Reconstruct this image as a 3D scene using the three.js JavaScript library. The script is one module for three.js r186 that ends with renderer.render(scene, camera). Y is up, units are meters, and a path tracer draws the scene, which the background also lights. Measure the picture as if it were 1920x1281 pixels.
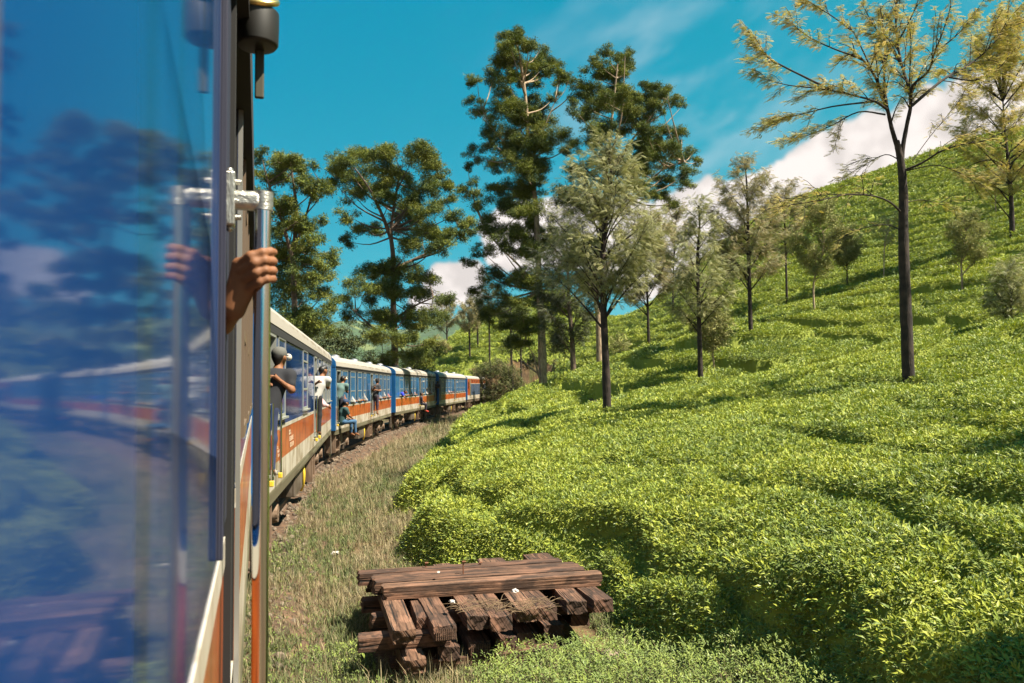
import * as THREE from 'three';
import { mergeGeometries, mergeVertices } from 'three/addons/utils/BufferGeometryUtils.js';
import { RoundedBoxGeometry } from 'three/addons/geometries/RoundedBoxGeometry.js';
import { MarchingCubes } from 'three/addons/objects/MarchingCubes.js';

// ------------------------------------------------------------------ camera, sky, sun, exposure
const EYE = 2.7;                                   // eye height over the rail head, metres
const FPX = 1493;                                  // focal length in pixels of the 1920 wide photograph
const scene = new THREE.Scene();
const camera = new THREE.PerspectiveCamera(2 * Math.atan(640.5 / FPX) * 180 / Math.PI, 1920 / 1281, 0.05, 9000);
camera.position.set(0, EYE, 0);
camera.rotation.order = 'YXZ';
camera.rotation.set(Math.atan(81.5 / FPX), 0, -0.010);
camera.focus = 9;
camera.userData.fStop = 7;
camera.setFocalLength && (camera.filmGauge = 36);
camera.updateMatrixWorld(true);
scene.add(camera);

const EXPOSURE = 3.0;
const SKYK = 1 / EXPOSURE;                          // the sky's own brightness, as the photograph was exposed for it
const SUN_DIR = new THREE.Vector3(0.86, 1.42, 0.34).normalize();     // towards the sun: right, a little behind
const sun = new THREE.DirectionalLight(new THREE.Color().setRGB(1.0, 0.90, 0.74), 5.0);
sun.position.copy(SUN_DIR).multiplyScalar(120).add(new THREE.Vector3(0, 0, -40));
sun.target.position.set(0, 0, -40);
sun.castShadow = true;
sun.shadow.mapSize.set(4096, 4096);
Object.assign(sun.shadow.camera, { left: -90, right: 90, top: 90, bottom: -90, near: 1, far: 320 });
scene.add(sun, sun.target);

const renderer = new THREE.WebGLRenderer({ antialias: true });
renderer.toneMapping = THREE.LinearToneMapping;
renderer.toneMappingExposure = EXPOSURE;
renderer.shadowMap.enabled = true;

// ------------------------------------------------------------------ small tools
function rng(seed) { let a = seed >>> 0; return () => { a = (a + 0x6D2B79F5) | 0; let t = Math.imul(a ^ (a >>> 15), 1 | a); t = (t + Math.imul(t ^ (t >>> 7), 61 | t)) ^ t; return ((t ^ (t >>> 14)) >>> 0) / 4294967296; }; }
const lerp = (a, b, t) => a + (b - a) * t;
const clamp = (x, a, b) => Math.min(b, Math.max(a, x));
const sstep = (a, b, x) => { const t = clamp((x - a) / (b - a), 0, 1); return t * t * (3 - 2 * t); };
function hash2(i, j, s) { let h = Math.imul(i, 374761393) ^ Math.imul(j, 668265263) ^ Math.imul(s, 974711); h = Math.imul(h ^ (h >>> 13), 1274126177); return ((h ^ (h >>> 16)) >>> 0) / 4294967296; }
function vnoise(x, y, s = 1) {
  const i = Math.floor(x), j = Math.floor(y), fx = x - i, fy = y - j, u = fx * fx * (3 - 2 * fx), v = fy * fy * (3 - 2 * fy);
  return lerp(lerp(hash2(i, j, s), hash2(i + 1, j, s), u), lerp(hash2(i, j + 1, s), hash2(i + 1, j + 1, s), u), v);
}
function fbm(x, y, o = 4, s = 1) { let a = 0.5, t = 0, n = 0; for (let k = 0; k < o; k++) { t += a * vnoise(x, y, s + k * 17); n += a; a *= 0.5; x = x * 2.03 + 3.1; y = y * 2.03 + 1.7; } return t / n; }
const V = (x, y, z) => new THREE.Vector3(x, y, z);
const lin = (hex) => new THREE.Color(hex);
const rgb = (r, g, b) => new THREE.Color().setRGB(r, g, b);

// the place a pixel of the photograph shows, at a given distance ahead (used to survey the place)
const CAMQ = camera.quaternion.clone();
function P(px, py, d) {
  const v = V((px - 960) / FPX, -(py - 640.5) / FPX, -1).applyQuaternion(CAMQ);
  v.multiplyScalar(d / -v.z); v.y += EYE; return v;
}
// ------------------------------------------------------------------ naming
const taken = {};
function numbered(name) { if (!(name in taken)) { taken[name] = 0; return name; } taken[name]++; return `${name}_${String(taken[name]).padStart(3, '0')}`; }
function tag(o, label, category, group, kind) {
  if (label) o.userData.label = label; if (category) o.userData.category = category; if (group) o.userData.group = group; if (kind) o.userData.kind = kind; return o;
}
function thing(name, label, category, pos = [0, 0, 0], turn = 0, group) {
  const o = new THREE.Group(); o.name = numbered(name); o.position.set(...pos); o.rotation.y = turn; scene.add(o);
  return tag(o, label, category, group);
}
function mesh(name, geo, mat, parent) {
  const m = new THREE.Mesh(geo, mat); m.name = parent ? name : numbered(name); m.castShadow = m.receiveShadow = true;
  (parent || scene).add(m); return m;
}
function merge(list) {
  const out = list.map((g) => { g = g.index ? g.toNonIndexed() : g.clone(); for (const k of Object.keys(g.attributes)) if (!['position', 'normal', 'uv', 'color'].includes(k)) g.deleteAttribute(k); return g; });
  const anyColor = out.some((g) => g.attributes.color);
  for (const g of out) {
    const n = g.attributes.position.count;
    if (!g.attributes.uv) g.setAttribute('uv', new THREE.BufferAttribute(new Float32Array(n * 2), 2));
    if (!g.attributes.normal) g.computeVertexNormals();
    if (anyColor && !g.attributes.color) g.setAttribute('color', new THREE.BufferAttribute(new Float32Array(n * 3).fill(1), 3));
  }
  return mergeGeometries(out);
}
function box(w, h, d, x = 0, y = 0, z = 0, r = 0) {
  const g = r > 0 ? new RoundedBoxGeometry(w, h, d, 2, r) : new THREE.BoxGeometry(w, h, d);
  g.translate(x, y, z); return g;
}
// a limb that tapers along a list of points
function limb(pts, r0, r1, seg = 6, sub = 3, wob = 0, seed = 1) {
  const c = new THREE.CatmullRomCurve3(pts), n = Math.max(2, (pts.length - 1) * sub), R = rng(seed);
  const pos = [], nor = [], uv = [], idx = []; let len = 0, prev = null;
  const up = V(0.13, 0.2, 0.97).normalize();
  for (let i = 0; i <= n; i++) {
    const t = i / n, p = c.getPoint(t), tan = c.getTangent(t);
    if (prev) len += p.distanceTo(prev); prev = p;
    const a = V().crossVectors(tan, Math.abs(tan.dot(up)) > 0.95 ? V(1, 0, 0) : up).normalize(), b = V().crossVectors(tan, a).normalize();
    const r = lerp(r0, r1, Math.pow(t, 0.85)) * (1 + wob * (R() - 0.5));
    for (let k = 0; k <= seg; k++) {
      const th = k / seg * Math.PI * 2, w = 1 + wob * 0.6 * (hash2(k % seg, i, seed) - 0.5);
      const nx = a.clone().multiplyScalar(Math.cos(th)).addScaledVector(b, Math.sin(th));
      pos.push(p.x + nx.x * r * w, p.y + nx.y * r * w, p.z + nx.z * r * w); nor.push(nx.x, nx.y, nx.z); uv.push(k / seg * 2 * Math.PI * r0, len);
    }
  }
  for (let i = 0; i < n; i++) for (let k = 0; k < seg; k++) { const q = i * (seg + 1) + k; idx.push(q, q + 1, q + seg + 1, q + 1, q + seg + 2, q + seg + 1); }
  const g = new THREE.BufferGeometry();
  g.setAttribute('position', new THREE.Float32BufferAttribute(pos, 3)); g.setAttribute('normal', new THREE.Float32BufferAttribute(nor, 3)); g.setAttribute('uv', new THREE.Float32BufferAttribute(uv, 2)); g.setIndex(idx);
  return g;
}
function rod(a, b, r, seg = 8) {                      // straight capped rod between two points
  const d = V().subVectors(b, a), g = new THREE.CylinderGeometry(r, r, d.length(), seg);
  g.applyQuaternion(new THREE.Quaternion().setFromUnitVectors(V(0, 1, 0), d.clone().normalize())); g.translate((a.x + b.x) / 2, (a.y + b.y) / 2, (a.z + b.z) / 2); return g;
}
function dataTex(w, h, fn, srgb = false, repeat = [1, 1]) {
  const a = new Uint8Array(w * h * 4);
  for (let y = 0; y < h; y++) for (let x = 0; x < w; x++) { const c = fn(x / w, y / h, x, y); const k = (y * w + x) * 4; a[k] = clamp(c[0] * 255, 0, 255); a[k + 1] = clamp(c[1] * 255, 0, 255); a[k + 2] = clamp(c[2] * 255, 0, 255); a[k + 3] = c.length > 3 ? clamp(c[3] * 255, 0, 255) : 255; }
  const t = new THREE.DataTexture(a, w, h); t.wrapS = t.wrapT = THREE.RepeatWrapping; t.magFilter = THREE.LinearFilter; t.minFilter = THREE.LinearFilter; if (srgb) t.colorSpace = THREE.SRGBColorSpace; t.repeat.set(...repeat); t.needsUpdate = true; return t;
}
// noise that tiles, for textures
function tnoise(u, v, n, m, s) {
  const x = u * n, y = v * m, i = Math.floor(x), j = Math.floor(y), fx = x - i, fy = y - j, a = fx * fx * (3 - 2 * fx), b = fy * fy * (3 - 2 * fy);
  const h = (p, q) => hash2(((p % n) + n) % n, ((q % m) + m) % m, s);
  return lerp(lerp(h(i, j), h(i + 1, j), a), lerp(h(i, j + 1), h(i + 1, j + 1), a), b);
}
function tfbm(u, v, n, m, o, s) { let a = 0.5, t = 0, w = 0; for (let k = 0; k < o; k++) { t += a * tnoise(u, v, n << k, m << k, s + k * 13); w += a; a *= 0.55; } return t / w; }
const std = (o) => new THREE.MeshStandardMaterial(o);
const phys = (o) => new THREE.MeshPhysicalMaterial(o);

// ------------------------------------------------------------------ the sky: air and clouds only
{
  const W = 2048, H = 1024, a = new Float32Array(W * H * 4);
  // clouds seen in the photograph: [px, py, half width, half height] turned into directions
  const blobs = [[1560, 330, 110, 60], [1660, 300, 90, 70], [1745, 265, 80, 75], [1830, 235, 80, 70], [1910, 240, 90, 80], [1470, 360, 70, 50], [1380, 420, 70, 60], [1300, 410, 80, 60],
    [850, 530, 55, 40], [880, 515, 35, 30], [960, 450, 70, 60], [1060, 440, 80, 60], [1160, 430, 90, 60], [815, 560, 40, 22], [1240, 480, 90, 70], [1780, 340, 120, 70], [2050, 230, 150, 90], [2300, 280, 170, 100]].map(([px, py, w, h]) => {
    const v = V((px - 960) / FPX, -(py - 640.5) / FPX, -1).applyQuaternion(CAMQ).normalize();
    return [Math.atan2(v.x, -v.z), Math.asin(v.y), w / FPX, h / FPX];
  });
  for (let j = 0; j < H; j++) {
    const el = ((j + 0.5) / H - 0.5) * Math.PI, s = Math.sin(el);
    for (let i = 0; i < W; i++) {
      const ph = ((i + 0.5) / W - 0.5) * 2 * Math.PI, az = Math.atan2(Math.cos(ph), -Math.sin(ph));   // 0 straight ahead, right positive
      let r, g, b;
      if (el <= 0) { r = 0.24; g = 0.27; b = 0.16; } else {
        const t = Math.pow(1 - s, 4.2), toSun = 0.5 + 0.5 * Math.cos(az - 1.26);
        r = lerp(0.0, 0.26, t * t) * 0.7 + 0.16 * toSun ** 4 * t; g = lerp(0.235, 0.62, t) + 0.14 * toSun * toSun; b = lerp(0.46, 0.72, t) + 0.04 * toSun;
        // thin streaks of high cloud
        const c1 = fbm(az * 5 + el * 5 + 9, el * 20 - az * 7, 5, 31), c2 = fbm(az * 2.2 + 4, el * 5, 3, 77);
        let ci = sstep(0.40, 0.95, c1) * sstep(0.35, 0.70, c2) * 0.4 * sstep(0.0, 0.45, az + 0.25) * sstep(0.02, 0.2, el);
        ci += 0.55 * Math.exp(-(((az - 0.24) / 0.16) ** 2 + ((el - 0.33) / 0.13) ** 2)) * sstep(0.30, 0.80, fbm(az * 9 + el * 14 + 2, el * 30 - az * 16, 5, 41));
        r = lerp(r, 0.52, ci); g = lerp(g, 0.72, ci); b = lerp(b, 0.80, ci);
        // cumulus
        let m = 0;
        for (const [ba, be, bw, bh] of blobs) { const q = ((az - ba) / bw) ** 2 + ((el - be) / bh) ** 2; if (q < 4) m = Math.max(m, 1.15 - q * 0.62); }
        const band = 0.16 + 0.10 * fbm(az * 2.1 + 20, 3, 3, 5);
        const away = sstep(0.74, 1.05, Math.abs(az));                              // the rest of the horizon
        if (away > 0.02) m = Math.max(m, away * (1.5 * sstep(0.44, 0.60, fbm(az * 3.2 + 11, el * 5, 4, 8)) * sstep(band + 0.40, band + 0.1, el)));
        if (m > 0) {
          const n = fbm(az * 26, el * 30, 6, 3), edge = m + (n - 0.5) * 1.25, cov = sstep(0.26, 0.38, edge);
          const sh = 0.74 + 0.26 * sstep(0.30, 0.60, fbm(az * 24 + 0.35, el * 26 + 0.5, 4, 3)) ;
          r = lerp(r, 1.06 * sh, cov); g = lerp(g, 0.97 * sh, cov); b = lerp(b, 0.92 * sh, cov);
        }
      }
      const k = (j * W + i) * 4; a[k] = r * SKYK; a[k + 1] = g * SKYK; a[k + 2] = b * SKYK; a[k + 3] = 1;
    }
  }
  const t = new THREE.DataTexture(a, W, H, THREE.RGBAFormat, THREE.FloatType); t.mapping = THREE.EquirectangularReflectionMapping; t.magFilter = THREE.LinearFilter; t.needsUpdate = true;
  scene.background = t; scene.environment = t;
}

// ------------------------------------------------------------------ the railway line in plan: x to the right, d ahead
const HEAD = -17.7 * Math.PI / 180;                  // heading of the carriage the camera leans out of
const U = (u, v) => [u * Math.sin(HEAD) + v * Math.cos(HEAD), u * Math.cos(HEAD) - v * Math.sin(HEAD)];   // along / right of that carriage
const SIDE = -0.066;                                 // the camera is 6.6 cm outside its side
// right-hand side of each vehicle: start, end
const CARS = [
  { a: U(-9.0, SIDE), b: U(9.45, SIDE), lift: 0.38 },
  { a: [-3.06, 9.5], b: [-6.22, 27.35], lift: 0.14 },
  { a: [-6.41, 28.75], b: [-7.13, 46.9], lift: 0 },
  { a: [-7.07, 48.0], b: [-6.37, 66.2], lift: 0 },
  { a: [-6.22, 67.2], b: [-4.98, 85.2], lift: 0 },
  { a: [-4.86, 86.3], b: [-3.42, 100.6], lift: 0 },
];
const LINE = [U(-60, -3), U(-30, -0.6), ...CARS.flatMap((c) => [c.a, c.b]), [-1.2, 107], [3, 111]];
function sideOf(poly, x, d) {                        // signed distance, right of the line positive
  let best = 1e9, sgn = 1;
  for (let i = 0; i + 1 < poly.length; i++) {
    const [ax, ad] = poly[i], ux = poly[i + 1][0] - ax, ud = poly[i + 1][1] - ad, L = ux * ux + ud * ud || 1e-9;
    const t = clamp(((x - ax) * ux + (d - ad) * ud) / L, 0, 1), ex = x - ax - ux * t, ed = d - ad - ud * t, q = ex * ex + ed * ed;
    if (q < best) { best = q; sgn = ex * ud - ed * ux >= 0 ? 1 : -1; }
  }
  return sgn * Math.sqrt(best);
}
// ------------------------------------------------------------------ lie of the land, from surveyed heights of the tea tops (photo pixel and distance)
const SPOTS = [[1900, 1281, 5], [1500, 1281, 5.6], [1300, 1100, 8.3], [1150, 1000, 11], [900, 965, 12.6], [820, 940, 14], [770, 890, 18], [850, 810, 32], [905, 765, 48], [1018, 724, 47], [1120, 686, 50],
  [1138, 768, 25], [1313, 713, 34], [1408, 620, 41], [1703, 716, 20], [1920, 850, 9], [1600, 900, 10], [1920, 700, 17], [1920, 600, 27], [1500, 700, 26], [1600, 640, 38], [1897, 440, 55], [1700, 480, 65],
  [1550, 480, 76], [1920, 238, 90], [1800, 268, 96], [1650, 322, 103], [1450, 390, 114], [1330, 480, 122], [1230, 575, 130], [1300, 560, 90], [1200, 628, 82], [1100, 652, 78], [1400, 540, 72], [1250, 660, 60]].map(([px, py, d]) => { const p = P(px, py, d); return [p.x, -p.z, p.y]; });
SPOTS.push([9, 0, 3.2], [9, -12, 3.6], [20, 6, 5.6], [24, -10, 6.5], [3.5, -8, 0.6], [34, 22, 9.5], [50, 40, 17], [70, 60, 26], [90, 100, 33], [75, 120, 29], [55, 135, 23], [35, 148, 14], [20, 165, 5], [90, 150, 24],
  [60, 180, 8], [120, 80, 34], [110, 20, 24], [70, 0, 17], [7, 62, 3.0], [3, 75, 1.5], [-4, 60, 0.5], [-4, 85, 0.5], [3, 95, 1.0], [6, 108, 1.6], [0.5, 58, 0.6]);
// the small hill beyond the bend
for (const [px, py, d] of [[800, 690, 112], [880, 670, 116], [950, 672, 112], [1000, 640, 122], [880, 628, 140], [930, 580, 150], [1000, 560, 158], [800, 655, 132], [840, 640, 142], [1080, 560, 165], [1000, 690, 112]]) { const p = P(px, py, d); SPOTS.push([p.x, -p.z, p.y]); }
SPOTS.push([-22, 120, -2.5], [-30, 140, -4], [-10, 175, 5], [5, 185, 8], [-40, 170, -10], [30, 200, 2], [-12, 104, 0], [-24, 100, -2]);
const tps = (() => {
  const n = SPOTS.length, N = n + 3, A = Array.from({ length: N }, () => new Float64Array(N + 1));
  const U2 = (r2) => (r2 < 1e-9 ? 0 : 0.5 * r2 * Math.log(r2));
  for (let i = 0; i < n; i++) {
    for (let j = 0; j < n; j++) A[i][j] = U2((SPOTS[i][0] - SPOTS[j][0]) ** 2 + (SPOTS[i][1] - SPOTS[j][1]) ** 2);
    A[i][i] += 6.0; A[i][n] = A[n][i] = 1; A[i][n + 1] = A[n + 1][i] = SPOTS[i][0]; A[i][n + 2] = A[n + 2][i] = SPOTS[i][1]; A[i][N] = SPOTS[i][2];
  }
  for (let c = 0; c < N; c++) {
    let p = c; for (let r = c + 1; r < N; r++) if (Math.abs(A[r][c]) > Math.abs(A[p][c])) p = r;
    [A[c], A[p]] = [A[p], A[c]];
    for (let r = 0; r < N; r++) if (r !== c && A[r][c]) { const f = A[r][c] / A[c][c]; for (let k = c; k <= N; k++) A[r][k] -= f * A[c][k]; }
  }
  const w = A.map((row, i) => row[N] / row[i]);
  return (x, d) => { let s = w[n] + w[n + 1] * x + w[n + 2] * d; for (let i = 0; i < n; i++) { const dx = x - SPOTS[i][0], dd = d - SPOTS[i][1], r2 = dx * dx + dd * dd; if (r2 > 1e-9) s += w[i] * 0.5 * r2 * Math.log(r2); } return s; };
})();
const TEA = 0.82;                                    // height of the plucked tea tops over the soil
const BED = -0.36;                                   // ground beside the track
function ground(x, d) {
  const t = sideOf(LINE, x, d), r = Math.hypot(x - 30, d - 60);
  let h = tps(x, d) - TEA; h = lerp(h, clamp(h, -25, 36), 1);
  h = lerp(h, -12, sstep(140, 260, r));                                                                    // beyond the surveyed slopes
  const left = t < 0 ? BED - 0.16 * Math.max(0, -t - 4.2) - 0.003 * Math.max(0, -t - 20) ** 1.3 : 0;
  if (t >= 0) h = lerp(BED, h, sstep(1.2, 4.6, t));
  else { const far = sstep(96, 112, d) * sstep(-60, -20, x); h = lerp(Math.max(left, -16), h, far * sstep(-3.0, -6.0, t)); }
  h = lerp(BED, h, sstep(1.5, 2.6, Math.hypot((x + 0.2) * 0.8, d - 9.6)));
  h = Math.max(h, -16);
  return h + (t > 0.6 || t < -4 ? 0.10 * (fbm(x * 0.9, d * 0.9, 3, 4) - 0.5) * sstep(0.4, 1.6, Math.abs(t)) : 0);
}
const G = (x, d) => V(x, ground(x, d), -d);

// ------------------------------------------------------------------ tea: where it grows and how its plucked top runs
const TEA_EDGE = [[2.7, -20], [2.65, 4], [2.35, 7.4], [1.45, 9.0], [1.2, 10.6], [0.9, 11.7], [-1.2, 12.4], [-2.0, 14.0], [-2.3, 16.0], [-1.5, 17.3], [-1.6, 18.1], [-2.9, 19.0], [-3.05, 21], [-2.9, 28], [-3.0, 36], [-2.7, 44], [-2.2, 52], [-1.9, 62], [-1.6, 75], [-0.9, 90], [1.6, 104], [6, 112], [14, 124], [30, 150], [50, 220]];
const HOLES = [[1555, 694, 25, 1.5, 0.55], [1840, 470, 56, 2.6, 1.0], [978, 700, 108, 1.1, 5], [1700, 690, 33, 1.0, .4]].map(([px, py, d, a, b]) => { const p = P(px, py, d); return [p.x, -p.z, a, b]; });
function teaCover(x, d) {                            // 0 none .. 1 full
  let e = sideOf(TEA_EDGE, x, d) + 0.35 * (fbm(x * 0.7 + 5, d * 0.7, 3, 12) - 0.5);
  if (d > 100 && e < 2) { const t = sideOf(LINE, x, d); e = Math.max(e, Math.min((d - 106) * 0.5, Math.abs(t + 1.4) - 4.5, x + 24)); }
  let c = sstep(0.0, 0.62, e);
  for (const [hx, hd, a, b] of HOLES) c *= sstep(0.7, 1.25, Math.hypot((x - hx) / a, (d - hd) / b));
  return c;
}
function canopy(x, d, g0) {
  const c = teaCover(x, d); if (c <= 0) return null;
  const h = tps(x, d), far = sstep(17, 36, Math.hypot(x, d));
  const drop = lerp(0.46, 1.0, sstep(24, 44, Math.hypot(x, d)));
  const ph = h / drop + 1.5 * fbm(x * 0.10, d * 0.10, 3, 21) + 0.45 * fbm(x * 0.7, d * 0.7, 2, 22), f = Math.abs(ph - Math.floor(ph) - 0.5) * 2;      // 1 at the row gaps
  const brk = sstep(lerp(0.44, 0.20, far), lerp(0.64, 0.42, far), fbm(x * 0.30 + 7, d * lerp(0.22, 0.3, far), 3, 23));
  let gap = sstep(lerp(0.76, 0.52, far), lerp(0.88, 0.60, far), f) * brk;
  // breaks between neighbouring bushes along a row
  const cell = fbm(x * 1.05 + 2, d * 1.05, 2, 24); gap = Math.max(gap, sstep(0.70, 0.80, cell) * lerp(0.6, 0.8, far));
  const dome = 0.13 * (fbm(x * 0.85, d * 0.85, 2, 25) - 0.5) + 0.10 * (fbm(x * 3.2, d * 3.2, 2, 26) - 0.5);
  canopy.gap = gap;
  return Math.max(g0 - 0.10, g0 + c * (TEA + dome - gap * lerp(0.34, 1.25, far)));
}
function grid(xs, ds, fn, uvScale = 1) {
  const nx = xs.length, nd = ds.length, pos = new Float32Array(nx * nd * 3), uv = new Float32Array(nx * nd * 2), idx = [];
  for (let j = 0; j < nd; j++) for (let i = 0; i < nx; i++) { const k = j * nx + i, y = fn(xs[i], ds[j]); pos[3 * k] = xs[i]; pos[3 * k + 1] = y; pos[3 * k + 2] = -ds[j]; uv[2 * k] = xs[i] * uvScale; uv[2 * k + 1] = ds[j] * uvScale; }
  for (let j = 0; j + 1 < nd; j++) for (let i = 0; i + 1 < nx; i++) { const k = j * nx + i; idx.push(k, k + 1, k + nx, k + 1, k + nx + 1, k + nx); }
  const g = new THREE.BufferGeometry(); g.setAttribute('position', new THREE.BufferAttribute(pos, 3)); g.setAttribute('uv', new THREE.BufferAttribute(uv, 2)); g.setIndex(idx); g.computeVertexNormals(); return g;
}
function spaced(stops) { const o = []; for (let i = 0; i + 1 < stops.length; i++) { const [a, s] = stops[i], [b] = stops[i + 1]; const n = Math.max(1, Math.round((b - a) / s)); for (let k = 0; k < n; k++) o.push(a + (b - a) * k / n); } o.push(stops.at(-1)[0]); return o; }

const soilTex = dataTex(512, 512, (u, v) => {
  const n = tfbm(u, v, 8, 8, 5, 3), m = tfbm(u, v, 3, 3, 4, 9), k = tnoise(u, v, 170, 170, 4);
  const a = clamp(0.25 + 0.9 * (n - 0.3) + 0.35 * (k - 0.5), 0, 1), gr = sstep(0.45, 0.62, m) * 0.55;
  return [lerp(lerp(0.20, 0.52, a), 0.26, gr), lerp(lerp(0.15, 0.42, a), 0.30, gr), lerp(lerp(0.10, 0.27, a), 0.13, gr)];
}, true);
const soilBump = dataTex(256, 256, (u, v) => { const n = tfbm(u, v, 12, 12, 5, 5); return [n, n, n]; });
const groundMat = std({ map: soilTex, roughness: 1, bumpMap: soilBump, bumpScale: 0.04 });
soilTex.repeat.set(0.31, 0.31); soilBump.repeat.set(0.7, 0.7);
{
  const xs = spaced([[-3000, 600], [-600, 100], [-200, 25], [-60, 3], [-16, 0.6], [-8, 0.22], [6, 0.5], [26, 2.5], [110, 8], [200, 40], [600, 200], [3000, 0]]);
  const ds = spaced([[-300, 60], [-60, 10], [-20, 2], [2, 0.3], [24, 0.6], [60, 1.5], [170, 3], [230, 30], [600, 200], [4000, 0]]);
  const g = mesh('ground', grid(xs, ds, ground), groundMat); tag(g, 'grassy earth with the railway line running along the foot of the tea slope', 'ground', null, 'structure');
}

// ------------------------------------------------------------------ leaves, used by tea, weeds, grass and trees
function leafGeo(list) {                              // list of {p, dir, up, l, w, fold} -> folded diamond leaves
  const pos = [];
  for (const { p, dir, up, l, w, fold = 0.25, droop = 0.15 } of list) {
    const t = dir.clone().normalize(), s = V().crossVectors(t, up).normalize(), n = V().crossVectors(s, t).normalize();
    const at = (a, b, c) => [p.x + t.x * a + s.x * b + n.x * c, p.y + t.y * a + s.y * b + n.y * c, p.z + t.z * a + s.z * b + n.z * c];
    const B = at(0, 0, 0), M = at(l * 0.5, 0, -fold * w * 0.3), L = at(l * 0.45, w / 2, fold * w * 0.4), R = at(l * 0.45, -w / 2, fold * w * 0.4), T = at(l, 0, -droop * l);
    pos.push(...B, ...M, ...L, ...B, ...R, ...M, ...M, ...T, ...L, ...M, ...R, ...T);
  }
  const g = new THREE.BufferGeometry(); g.setAttribute('position', new THREE.Float32BufferAttribute(pos, 3)); g.computeVertexNormals(); return g;
}
function teaSpray(seed, n, spread, l, upright) {
  const R = rng(seed), list = [];
  for (let i = 0; i < n; i++) {
    const a = R() * 6.283, e = lerp(0.15, upright, R()), r = spread * Math.sqrt(R());
    const dir = V(Math.cos(a) * Math.cos(e), Math.sin(e), Math.sin(a) * Math.cos(e));
    list.push({ p: V(Math.cos(a + R() - 0.5) * r, (R() - 0.6) * spread * 0.9, Math.sin(a + R() - 0.5) * r), dir, up: V(0, 1, 0), l: l * lerp(0.7, 1.25, R()), w: l * lerp(0.30, 0.42, R()), fold: 0.3, droop: lerp(0.02, 0.25, R()) });
  }
  return leafGeo(list);
}
const teaLeafMat = phys({ color: 0xffffff, roughness: 0.95, transmission: 0.24, thickness: 0, clearcoat: 0.22, clearcoatRoughness: 0.32, side: THREE.DoubleSide });
const teaBodyMat = std({ color: rgb(0.170, 0.205, 0.020), roughness: 0.9 });
const Q = new THREE.Quaternion(), QY = new THREE.Quaternion(), YUP = V(0, 1, 0), M4 = new THREE.Matrix4();
function instanced(name, geo, mat, items, parent) {   // items: {p, n (normal), turn, s, c}
  const im = new THREE.InstancedMesh(geo, mat, items.length); im.name = name; im.castShadow = im.receiveShadow = true;
  const S = V();
  items.forEach((it, k) => {
    Q.setFromUnitVectors(YUP, it.n || YUP); QY.setFromAxisAngle(YUP, it.turn); Q.multiply(QY);
    if (it.sy) S.set(it.s, it.s * it.sy, it.s); else S.setScalar(it.s);
    M4.compose(it.p, Q, S); im.setMatrixAt(k, M4); if (it.c) im.setColorAt(k, it.c);
  });
  parent.add(im); return im;
}
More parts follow.
